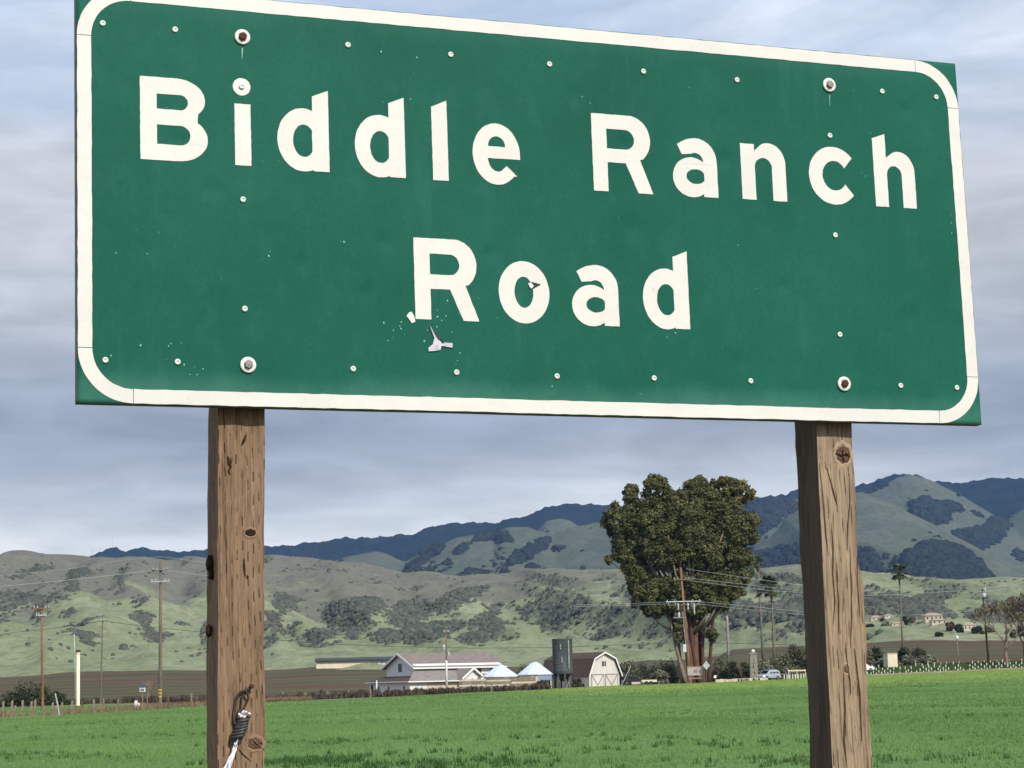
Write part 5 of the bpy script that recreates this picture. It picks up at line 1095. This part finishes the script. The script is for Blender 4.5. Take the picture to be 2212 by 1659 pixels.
for lx, ly, rx, ry, hu in LOBES:
    px, py = tz(lx, ly); c0 = at(px, py, 398.0) - eb; ax, az = rx * .3269 * pm, ry * .3269 * pm; ay = max(ax, 2.5) * .95
    n_ = max(6, int(6.4 * (ax * az) ** .92)); cr_ = np.clip(.40 * min(ax, az) ** .7, .7, 1.6)
    for k in range(n_):
        d = r.normal(size=3); d /= np.linalg.norm(d); q = .45 + .55 * r.random() ** .6
        d = d * q * np.array([max(ax - cr_ * .55, .1), ay, max(az - cr_ * .55, .1)]); rr = cr_ * (.65 + .7 * r.random())
        if d[1] > ay * .5: d[1] *= -1
        C.append(c0 + d); R_.append((rr, rr, rr * .85)); HU.append(np.clip(hu + r.normal() * .18, 0, 1))
link('crown', leaf_cloud(C, R_, 170, .235, 22, 0, HU, .25), MATS['leaf_euc'], euc)
TR = [(735, 1500, 690, 1100, 640, 900, .95), (760, 1500, 760, 1200, 740, 900, 1.1), (800, 1480, 800, 1200, 780, 850, .75), (790, 1490, 730, 1250, 690, 880, .8), (850, 1490, 862, 1150, 900, 900, .5), (690, 1490, 640, 1330, 650, 1100, .75), (700, 1500, 615, 1250, 590, 1080, .55), (815, 1480, 790, 1280, 840, 880, .55), (745, 1500, 745, 1250, 720, 800, .8)]
for i, (x0, y0, x1, y1, x2, y2, w) in enumerate(TR):
    P = []
    for x, y in ((x0, y0 + 18), (x1, y1), (x2, y2)):
        a, b = tz(x, y); P.append(at(a, b, 398.0) - eb + np.array([0, (i % 3 - 1) * 1.1, 0]))
    P[0][2] = min(P[0][2], -.3)
    Q_ = [P[0] * (1 - s) ** 2 + 2 * (P[1] * 1.0) * s * (1 - s) + P[2] * s * s for s in np.linspace(0, 1, 9)]
    MB().tube(Q_, list(np.linspace(w, w * .38, 9) * .78), 9).build('trunk', MATS['bark_red' if i not in (5, 6) else 'bark_pale'], euc, True)
lb_ = MB(); lim = r.choice(len(C), 46, replace=False)
for k in lim:
    p = np.array(C[k]); s0 = np.array([p[0] * .28 + (r.random() - .5) * 2, p[1] * .3, max(9.0, p[2] * .55)]); mdp = (s0 + p) / 2 + np.array([0, 0, -.6]); lb_.tube([s0, mdp, p], [.32, .2, .07], 6)
lb_.build('limb', MATS['bark_pale'], euc, True)

# ------------------------------------------------------------------ palms
def palm(label, hx, hy, bx_, d, spread, n, seed, droop, wind=0.):
    B = spot(bx_, d); T = at(hx, hy, d) - B; o = thing('palm_tree', B, label, 'palm', 'tall fan palms'); r = random.Random(seed)
    MB().tube([(0, 0, -.4), (T[0] * .3, 0, T[2] * .3), (T[0] * .72, 0, T[2] * .7), tuple(T)], [.34, .25, .20, .24], 9).build('trunk', MATS['palm_trunk'], o, True)
    sk = MB().lathe([(.22, -2.2), (.42, -1.6), (.55, -.6), (.35, 0)], tuple(T), 9).build('dead_skirt', MATS['leaf_skirt'] if 'leaf_skirt' in MATS else mat('leaf_skirt', (.11, .065, .04), .9, .4, 5), o)
    V = []; tint = []
    for k in range(n):
        a = r.random() * 6.283; el = r.uniform(-.75, 1.35); d_ = np.array([math.cos(a) * math.cos(el) + wind, math.sin(a) * math.cos(el), math.sin(el)]); ln = spread * r.uniform(.75, 1.05)
        e = T + d_ * ln * .55; tn = r.random() * .8 + (.2 if el > .4 else 0)
        sd = np.cross(d_, (0, 0, 1)); sd /= np.linalg.norm(sd) + 1e-9; up_ = np.cross(sd, d_)
        V += [T - sd * .04, T + sd * .04, e + sd * .05, e - sd * .05]; tint += [tn] * 4
        for j in range(11):      # fan segments
            b = (j - 5) / 5 * 1.15; q = d_ * math.cos(b) + sd * math.sin(b); l2 = ln * .5 * (1 - .25 * abs(j - 5) / 5)
            mid_ = e + q * l2 * .6; tip = e + q * l2 + np.array([0, 0, -droop * l2 * (.3 + .7 * r.random())]); wv = np.cross(q, up_) * .13
            V += [e - wv * .2, mid_ - wv, tip, mid_ + wv]; tint += [tn] * 4
    V = np.array(V); link('fronds', raw_mesh('fronds', V, np.arange(len(V)).reshape(-1, 4), {'tint': np.array(tint), 'hue': np.zeros(len(V))}), MATS['leaf_palm'], o)
palm('thin tall fan palm just right of the big tree crown', 1637, 1216, 1649, 520, 2.2, 30, 3, .5)
palm('windblown fan palm with pale trunk beside the right signpost', 1666, 1272, 1673, 500, 3.6, 46, 4, .5, -.35)
palm('lone tall fan palm right of the right signpost', 1942, 1236, 1951, 560, 3.0, 44, 5, .35)

# ------------------------------------------------------------------ shrubs and trees round the farm
for px, d, w, h, lf, lb, up in ((62, 338, 9.2, 3.7, 'leaf_dark', 'broad dark evergreen shrub at far left behind the brown pole', 0), (122, 340, 4.0, 2.6, 'leaf_dark', 'smaller dark shrub left of the cream pipe', 0), (22, 342, 4.8, 2.2, 'leaf_dark', 'low dark shrub at the left edge of the picture', 0),
        (1105, 412, 5.5, 4.9, 'leaf_tan', 'tan bushy tree behind the wide-roofed tank', 0), (1142, 414, 5.5, 5.4, 'leaf_olive', 'olive bushy tree behind the two tanks', 0), (1178, 416, 4.5, 4.6, 'leaf_tan', 'tan bushy tree left of the silo', 0),
        (1167, 372, 2.6, 1.7, 'leaf_dark', 'dark bush in front of the lean-to shed', 0), (1249, 376, 2.0, 1.7, 'leaf_brown', 'brown bush at the barn corner', 0),
        (1362, 404, 6.0, 5.2, 'leaf_olive', 'olive green tree just right of the barn', 0), (1400, 406, 6.6, 5.6, 'leaf_silver', 'silvery olive tree, second right of the barn', 0), (1440, 408, 6.0, 5.0, 'leaf_olive', 'olive tree left of the big trunks', 0), (1425, 392, 3.5, 3.2, 'leaf_silver', 'low silvery bush left of the big trunks', 0),
        (1552, 408, 6.6, 5.2, 'leaf_olive', 'olive tree right of the big trunks', 0), (1580, 402, 4.5, 3.9, 'leaf_dark', 'dark rounded bush right of the white mailbox', 0), (1607, 404, 3.4, 4.4, 'leaf_dark', 'upright dark bush left of the stone pillar', 0), (1655, 406, 4.2, 4.2, 'leaf_silver', 'pale bush behind the parked car', 0),
        (1690, 412, 7.0, 5.6, 'leaf_olive', 'broad olive tree behind the car, left of the right signpost', 0), (1722, 414, 5.2, 6.2, 'leaf_dark', 'tall dark tree against the right signpost', 0), (1700, 396, 3.0, 2.6, 'leaf_silver', 'small silvery bush right of the parked car', 0), (1765, 414, 7.5, 6.0, 'leaf_olive', 'olive tree hidden mostly by the right signpost', 0),
        (1868, 412, 4.5, 4.1, 'leaf_olive', 'olive bush just right of the right signpost', 0), (1897, 414, 3.6, 4.3, 'leaf_dark', 'upright dark bush left of the cream pump house', 0), (1950, 420, 3.4, 4.2, 'leaf_dark', 'dark bush right of the cream pump house', 0), (1978, 422, 5.2, 3.6, 'leaf_dark', 'broad dark bush below the lone palm', 0),
        (1962, 412, 4.6, 2.0, 'leaf_silver', 'low silvery bush below the dark bushes', 0), (1998, 414, 5.0, 1.8, 'leaf_silver', 'pale low bush at the end of the row below the palm', 0), (1908, 408, 3.0, 1.7, 'leaf_silver', 'low pale bush before the cream pump house', 0),
        (1510, 402, 4.0, 3.0, 'leaf_dark', 'dark bush among the big trunks', 0)):
    shrub('shrub' if h < 4 else 'small_tree', lb, px, d, w, h * 1.05, lf, 'shrub' if h < 4 else 'tree', 'shrubs and small trees round the farm', 13, 120, .21)
# bare branching trees
def bare_tree(name, label, px, d, h, seed, leaf=None, spread=.9, pale=False):
    B = spot(px, d); o = thing(name, B, label, 'tree'); r = random.Random(seed); b = MB(); tips = []
    def grow(p, dr, ln, rad, lv):
        q = p + dr * ln; m_ = (p + q) / 2 + np.array([r.uniform(-1, 1), r.uniform(-1, 1), 0]) * ln * .06
        b.tube([p, m_, q], [rad, rad * .85, rad * .68], 6 if lv < 2 else 4)
        if lv >= 4: tips.append(q); return
        for k in range(3 if lv else 4):
            a = r.random() * 6.28; t_ = r.uniform(.4, .95) * spread; nd = dr + t_ * np.array([math.cos(a), math.sin(a), r.uniform(-.1, .5)]); nd /= np.linalg.norm(nd); grow(q - dr * ln * .12 * k, nd, ln * r.uniform(.6, .78), rad * .58, lv + 1)
    grow(np.array([0, 0, -.3]), np.array([.02, 0, 1.0]), h * .36, h * .022, 0)
    b.build('trunk', MATS['bark_pale' if pale else 'bark_brown'], o)
    if leaf: link('crown', leaf_cloud([t_ for t_ in tips], [(.8, .8, .6)] * len(tips), 7, .26, seed), MATS[leaf], o)
    return o
bare_tree('bare_tree', 'half-bare spreading tree with sparse brown leaves at far right', 2176, 398, 14.5, 8, 'leaf_tan', 1.0, True)
bare_tree('bare_tree', 'second half-bare brown tree at the right picture edge', 2216, 402, 13.5, 18, 'leaf_brown', 1.0)
bare_tree('bare_tree', 'small bare leafless tree by the boxed post at left', 318, 300, 4.6, 9, None, 1.0, True)
bare_tree('bare_tree', 'pale bare forked tree left of the stone pillar', 1602, 392, 3.6, 12, None, 1.0, True)

# ------------------------------------------------------------------ roadside things by the big tree
P = spot(1503, 379); o = thing('notice_board', P, 'brown wooden notice board on two legs by the big trunks', 'notice board'); mat('board_brown', (.26, .19, .15), .85, .2, 3); mat('board_grey', (.40, .37, .34), .85, .2, 3)
for x in (-1.25, 1.25): MB().box(x - .1, x + .1, -.1, .1, -.3, 2.9).build('leg', MATS['old_wood_dark'], o)
pn = MB().box(-1.35, 1.25, -.16, -.10, 1.35, 2.75).build('panel', MATS['board_grey'], o); MB().box(-1.45, 1.4, -.19, -.1, 2.75, 2.9).build('top_rail', MATS['board_brown'], pn); MB().box(-1.3, 1.3, -.18, -.1, .75, .95).build('lower_rail', MATS['board_brown'], o); MB().box(-.35, .35, -.18, -.162, 1.75, 2.3).build('notice', MATS['board_brown'], pn)
P = spot(1527, 378); o = thing('warning_sign', P, 'grey back of a diamond sign on a post beside the notice board', 'sign')
MB().box(-.07, .07, -.07, .07, -.3, 3.3).build('post', MATS['old_wood_dark'], o); MB().prism([(0, 2.2), (.62, 2.95), (0, 3.75), (-.62, 2.95)], -.12, -.08, 1).build('plate', MATS['transformer_grey'], o)
P = spot(1521, 380.5); o = MB().box(-.14, .14, -.14, .14, -.3, 2.6).build('gate_post', MATS['old_wood_dark'], None, False, .03); o.location = P; tag(o, 'thick dark wooden gate post next to the diamond sign', 'post')
P = spot(1545, 378); o = thing('mailbox', P, 'small white mailbox on a short post right of the notice board', 'mailbox'); MB().box(-.06, .06, -.06, .06, -.3, .75).build('post', MATS['old_wood_dark'], o); MB().prism([(-.22, .75), (.22, .75), (.22, 1.1), (.12, 1.25), (-.12, 1.25), (-.22, 1.1)], -.3, .3, 1).build('box', MATS['trim_white'], o)
for px, w, lb in ((1582, 3.0, 'left run of low pale stone wall right of the mailbox'), (1618, 2.0, 'middle run of low pale stone wall before the stone pillar'), (1642, 1.3, 'short right run of low pale wall left of the parked car')):
    P = spot(px, 381); o = thing('low_wall', P, lb, 'wall', 'low pale walls by the entrance'); r_ = random.Random(px); x = -w
    while x < w: l_ = r_.uniform(.3, .6); MB().box(x, min(x + l_ - .03, w), -.15, .15, -.2, .45 + r_.uniform(-.05, .06)).build('stone', MATS['beige_wall' if r_.random() < .6 else 'cream_wall'], o, False, .03); x += l_
P = spot(1629, 388); o = thing('stone_pillar', P, 'grey stone gate pillar topped with a white lamp beside the parked car', 'pillar'); mat('stone_grey', (.27, .26, .21), .9, .3, 2, .1)
r_ = random.Random(2)
for k in range(11):
    z = k * .42; w = .72 - .014 * k
    for s_ in (-1, 1):
        c_ = r_.uniform(-.15, .15); MB().box(-w if s_ < 0 else c_ + .02, c_ - .02 if s_ < 0 else w, -.55 + r_.uniform(-.03, .03), .55, z - .2 if k == 0 else z, z + .39).build('stone', MATS['stone_grey'], o, False, .03)
MB().box(-.7, .7, -.65, .65, 4.62, 4.8).build('capstone', MATS['stone_grey'], o); MB().lathe([(.1, 4.8), (.28, 4.9), (.3, 5.2), (.12, 5.4)], n=12).build('lamp', MATS['trim_white'], o, True)
# cream flatbed trailer, dark pickup in the shade
P = spot(1402, 381); o = thing('flatbed_trailer', P, 'low cream flatbed trailer in the grass left of the big trunks', 'trailer', None, .05); MB().box(-1.3, 1.3, -.7, .7, .45, .85).build('bed', MATS['cream_wall'], o, False, .04); MB().box(1.3, 2.0, -.08, .08, .45, .55).build('drawbar', MATS['board_brown'], o)
for x in (-.5, .3): MB().lathe([(.33, -.1), (.33, .1)], n=16).build('wheel', MATS['tear_dark'], o).location = (x, -.72, .33); o.children[-1].rotation_euler = (math.pi / 2, 0, 0)
MB().box(-3.0, -1.32, -.3, .3, .15, .55).build('plank', MATS['beige_wall'], o)
def car(name, label, px, d, rz, paint, cat, scale=1.0, pickup=False):
    P = spot(px, d); o = thing(name, P, label, cat, None, rz); s = scale
    def loft(sections):
        b = MB(); n = len(sections[0])
        V = [p for sec in sections for p in sec]
        Fc = [(i * n + k, i * n + (k + 1) % n, (i + 1) * n + (k + 1) % n, (i + 1) * n + k) for i in range(len(sections) - 1) for k in range(n)] + [tuple(range(n - 1, -1, -1)), tuple((len(sections) - 1) * n + k for k in range(n))]
        return b.add(V, Fc)
    def sec(x, hw, z0, z1, tw): return [(x * s, -hw * s, z0 * s), (x * s, hw * s, z0 * s), (x * s, hw * s, (z0 + (z1 - z0) * .6) * s), (x * s, hw * tw * s, z1 * s), (x * s, -hw * tw * s, z1 * s), (x * s, -hw * s, (z0 + (z1 - z0) * .6) * s)]
    body = loft([sec(-2.3, .78, .45, .95, .9), sec(-2.2, .88, .35, 1.05, .93), sec(-1.0, .92, .32, 1.1, .95), sec(.9, .92, .32, 1.08, .95), sec(1.2, .92, .32, 1.02, .92), sec(2.1, .88, .35, .92, .9), sec(2.3, .74, .45, .75, .85)]).build('body', MATS[paint], o, False, .05 * s)
    if pickup: cab = [sec(-.6, .86, 1.02, 1.1, .92), sec(-.5, .84, 1.02, 1.72, .85), sec(.5, .84, 1.02, 1.74, .85), sec(1.2, .86, 1.0, 1.06, .9)]
    else: cab = [sec(-2.22, .86, 1.0, 1.12, .92), sec(-1.95, .84, 1.0, 1.66, .84), sec(-.8, .84, 1.05, 1.76, .84), sec(.35, .84, 1.03, 1.72, .84), sec(1.25, .86, 1.0, 1.06, .9)]
    loft(cab).build('cabin', MATS[paint], o, False, .05 * s)
    wx = ((-.42, .32),) if pickup else ((-1.85, -1.15), (-1.02, -.25), (-.15, .45))
    for a, c in wx:
        for q in (-1, 1): MB().add([((a + .04) * s, q * .875 * s, 1.12 * s), (c * s, q * .875 * s, 1.12 * s), ((c - .08) * s, q * .80 * s, 1.56 * s), ((a + .12) * s, q * .80 * s, 1.56 * s)], [(0, 1, 2, 3)]).build('window', MATS['glass_dark'], o)
    xr = (-.60, -.52) if pickup else (-2.25, -2.02)
    MB().add([((xr[0] - .03) * s, -.70 * s, 1.14 * s), ((xr[0] - .03) * s, .70 * s, 1.14 * s), ((xr[1] - .03) * s, .62 * s, 1.58 * s), ((xr[1] - .03) * s, -.62 * s, 1.58 * s)], [(0, 1, 2, 3)]).build('rear_window', MATS['glass_dark'], o)
    MB().add([(1.22 * s, -.70 * s, 1.10 * s), (1.22 * s, .70 * s, 1.10 * s), (.5 * s, .62 * s, 1.66 * s), (.5 * s, -.62 * s, 1.66 * s)], [(0, 1, 2, 3)]).build('windscreen', MATS['glass_dark'], o)
    for x in (-1.4, 1.4):
        for q in (-1, 1):
            w = MB().lathe([(.34 * s, -.11 * s), (.36 * s, -.08 * s), (.36 * s, .08 * s), (.34 * s, .11 * s)], n=18).build('wheel', MATS['tear_dark'], o, False); w.location = (x * s, q * .84 * s, .36 * s); w.rotation_euler = (math.pi / 2, 0, 0)
            MB().lathe([(.2 * s, -.125 * s), (.2 * s, .125 * s)], n=12).build('hub', MATS['grey_steel'], w)
    for q in (-1, 1):
        MB().box(-2.36 * s, -2.28 * s, (q * .70 - .1) * s, (q * .70 + .1) * s, .75 * s, .98 * s).build('tail_light', MATS['tail_red'] if 'tail_red' in MATS else mat('tail_red', (.35, .02, .02), .3, .1, 5, .5), o)
        MB().box(2.2 * s, 2.31 * s, (q * .62 - .14) * s, (q * .62 + .14) * s, .66 * s, .82 * s).build('headlight', MATS['box_white'], o)
    MB().box(-2.4 * s, -2.24 * s, -.8 * s, .8 * s, .42 * s, .62 * s).build('bumper', MATS['cream_wall' if not pickup else 'grey_steel'], o, False, .04 * s)
    return o
mat('silver_paint', (.50, .54, .60), .28, .06, 1, .5, .5); mat('black_paint', (.018, .020, .024), .35, .2, 1, .5)
car('parked_car', 'silver estate car parked by the stone pillar, rear towards us', 1660, 383, math.pi + .75, 'silver_paint', 'car', 1.0)
car('pickup_truck', 'dark pickup truck parked in shade right of the barn', 1372, 390, math.pi - .1, 'black_paint', 'truck', 1.0, True)
car('parked_car', 'white car mostly hidden behind the right signpost', 1862, 398, .3, 'trim_white', 'car', .95)
# cream pump house
P = spot(1929, 404); o = thing('pump_house', P, 'small cream block pump house among bushes right of the right signpost', 'building', None, .25); MB().box(-.95, .95, 0, 2, -.4, 2.55).build('wall', MATS['cream_wall'], o); MB().box(-1.05, 1.05, -.1, 2.1, 2.55, 2.66).build('roof', MATS['beige_wall'], o); MB().box(.955, 1.0, .5, 1.4, -.2, 1.9).build('door', MATS['old_wood_dark'], o)
# young vineyard: white grow tubes in rows
mat('tube_white', (.74, .74, .60), .6, .15, 3, .3)
me0 = None; r_ = random.Random(8); ORD = 'first second third fourth fifth sixth seventh eighth ninth tenth eleventh twelfth thirteenth fourteenth fifteenth sixteenth seventeenth eighteenth nineteenth twentieth'.split(); ORD += ['twenty-' + w for w in ORD[:9]] + ['thirtieth'] + ['thirty-' + w for w in ORD[:9]]
for d, px0, px1, st in ((387, 1868, 2230, 12.6), (393, 1874, 2230, 12.6), (399, 1880, 2230, 12.6), (405, 1885, 2230, 13.4)):
    px = px0; cnt = 0
    while px < px1:
        if r_.random() < .9:
            P = spot(px + r_.uniform(-1.2, 1.2), d)
            if me0 is None: me0 = MB().lathe([(.075, -.1), (.075, .52), (.085, .55), (.06, .55)], n=8).build('grow_tube', MATS['tube_white']); o = me0
            else: o = me0.copy(); COL.objects.link(o)
            o.location = P; o.rotation_euler = (r_.uniform(-.08, .08), r_.uniform(-.08, .08), 0); o.scale = (1.15, 1.15, r_.uniform(.8, 1.15)); cnt += 1; tag(o, 'white grow tube, %s from the left in the %s vineyard row at right' % (ORD[cnt - 1], {387: 'front', 393: 'second', 399: 'third', 405: 'back'}[d]), 'grow tube', 'grow tubes in the young vineyard')
        px += st
for kk, px in enumerate(range(1694, 1742, 6)):
    P = spot(px, 389); o = me0.copy(); COL.objects.link(o); o.location = P; o.scale = (1.3, 1.3, 1.5); tag(o, 'white grow tube, %s from the parked car in the short row beside it' % ORD[kk], 'grow tube', 'grow tubes by the parked car')
P = spot(1722, 394); o = thing('vine_trellis', P, 'pale trellis frame above the short row of white tubes', 'trellis')
for x in (-1.5, 0, 1.5): MB().box(x - .06, x + .06, -.06, .06, -.3, 1.5).build('upright', MATS['cream_wall'], o)
MB().box(-1.6, 1.6, -.09, -.065, 1.2, 1.45).build('rail', MATS['cream_wall'], o)
mat('kiln_green', (.05, .09, .03), .9, .3, 1)
vx = np.random.default_rng(3); n_ = 5200; q = np.stack([vx.uniform(62, 96, n_), vx.uniform(385, 408, n_)], -1); tufts('vineyard_cover', np.column_stack([q, ground_z(q[:, 0], q[:, 1])]), .22, .12, 5, 12, 'leaf_green', -.1)
tag(bpy.data.objects['vineyard_cover'], 'dark green cover crop between the white tubes at right', 'cover crop')

# ------------------------------------------------------------------ villas and trees on the far right rise
mat('tan_wall', (.50, .43, .335), .85, .12, .3); mat('tan_roof', (.33, .265, .20), .9, .15, .3); mat('pale_wall', (.56, .52, .45), .85, .1, .3)
def hill_z(x, y):
    c_ = np.array(A_CREST); cp = np.array([at(a, b, 2400.0) for a, b in c_]); b = gz(x, 960.0) - .8; cr_ = np.interp(x, cp[:, 0], cp[:, 2]); U = (y - 960) / 1440
    return b + (cr_ - b) * np.interp(U, (0, .12, .35, .65, .88, 1), (0, .09, .30, .66, .93, 1))
DG = bpy.context.evaluated_depsgraph_get()
FH = bpy.data.objects['foothills']
from mathutils.bvhtree import BVHTree
_vv = np.empty(len(FH.data.vertices) * 3, np.float32); FH.data.vertices.foreach_get('co', _vv); _vv = _vv.reshape(-1, 3)
_ny, _nx = len(_vv) // 1000, 1000
_gx = _vv[:_nx, 0]; _gy = _vv[::_nx, 1]; _gzz = _vv[:, 2].reshape(_ny, _nx)
def fz(x, y):
    i = int(np.clip(np.searchsorted(_gy, y) - 1, 0, _ny - 2)); j = int(np.clip(np.searchsorted(_gx, x) - 1, 0, _nx - 2)); return float(min(_gzz[i:i + 2, j:j + 2].ravel()))
def hill_hit(px, py):
    rr = ray(px, py)
    for y in np.arange(965, 2390, 4.0):
        p = EYE + rr * (y / rr[1])
        if p[2] <= fz(p[0], p[1]): return np.array([p[0], p[1], fz(p[0], p[1])])
    return EYE + rr * (1300 / rr[1])
for px, py, wpx, hpx, wl_, lb in ((1893, 1343, 20, 8, 'tan_wall', 'tan house with low roof, leftmost on the far rise at right'), (1921, 1340, 17, 7, 'pale_wall', 'pale house left of the lone palm on the far rise'), (1938, 1356, 20, 7, 'tan_wall', 'low tan house just left of the palm trunk on the far rise'), (2018, 1344, 34, 13, 'tan_wall', 'large tan villa on the far rise at right'), (2030, 1351, 30, 9, 'tan_wall', 'lower tan wing building in front of the large villa'), (2095, 1364, 24, 13, 'tan_wall', 'tan house right of the dark trees on the far rise')):
    P = hill_hit(px, py); k = P[1] / F; w, h = wpx * k * 1.15, hpx * k * 1.45; o = thing('villa', (P[0], P[1], P[2] + .3), lb, 'house', 'houses on the far rise', .2)
    MB().box(-w / 2, w / 2, 0, w * .45, -1.2, h * .68).build('wall', MATS[wl_], o)
    e = w * .06; MB().add([(-w / 2 - e, -e, h * .66), (w / 2 + e, -e, h * .66), (w / 2 + e, w * .45 + e, h * .66), (-w / 2 - e, w * .45 + e, h * .66), (-w * .25, w * .22, h), (w * .25, w * .22, h)], [(0, 1, 5, 4), (1, 2, 5), (2, 3, 4, 5), (3, 0, 4), (3, 2, 1, 0)]).build('roof', MATS['tan_roof'], o)
    nw = max(2, int(wpx // 8))
    for j in range(nw): x = -w / 2 + w * (j + .5) / nw; MB().box(x - w * .05, x + w * .05, -.06, -.01, h * .25, h * .5).build('window', MATS['glass_dark'], o)
def rise_tree(px, py, wpx, hpx, lf, lb, seed):
    P = hill_hit(px, py); k = P[1] / F; w, h = wpx * k, hpx * k; o = thing('rise_tree', (P[0], P[1], P[2] - .3), lb, 'tree', 'trees on the far rise'); r = np.random.default_rng(seed)
    C = [((r.random() - .5) * w * .7, (r.random() - .5) * w * .5, h * (.25 + .55 * r.random())) for _ in range(9)]; link('crown', leaf_cloud(C, [(w * .24, w * .24, h * .24)] * 9, 70, .75, seed), MATS[lf], o); MB().tube([(0, 0, -.6), (0, 0, h * .5)], [w * .05, w * .03], 6).build('trunk', MATS['bark_brown'], o)
for i, (px, py, w, h, lf, lb) in enumerate(((1958, 1351, 15, 22, 'leaf_dark', 'tall dark tree right of the palm trunk on the far rise'), (1971, 1350, 14, 18, 'leaf_olive', 'olive tree left of the large villa on the far rise'), (1905, 1346, 9, 9, 'leaf_dark', 'small dark tree between the tan and pale houses'), (1912, 1356, 16, 11, 'leaf_olive', 'olive tree below the pale house on the far rise'), (2055, 1366, 20, 26, 'leaf_brown', 'brownish tree right of the large villa'), (2072, 1368, 20, 24, 'leaf_dark', 'dark tree left of the right-hand tan house'),
        (2112, 1371, 24, 18, 'leaf_dark', 'dark rounded tree below the right-hand tan house'), (2186, 1379, 26, 22, 'leaf_olive', 'olive tree behind the half-bare tree at far right'), (2206, 1377, 24, 24, 'leaf_dark', 'dark tree at the right edge on the far rise'), (2028, 1377, 18, 11, 'leaf_dark', 'lone round bush in the green field on the far rise'), (1880, 1356, 18, 10, 'leaf_dark', 'dark bush at the left end of the far rise'), (2140, 1368, 20, 14, 'leaf_tan', 'tan tree behind the dark slim pole'))):
    rise_tree(px, py, w, h, lf, lb, 300 + i)
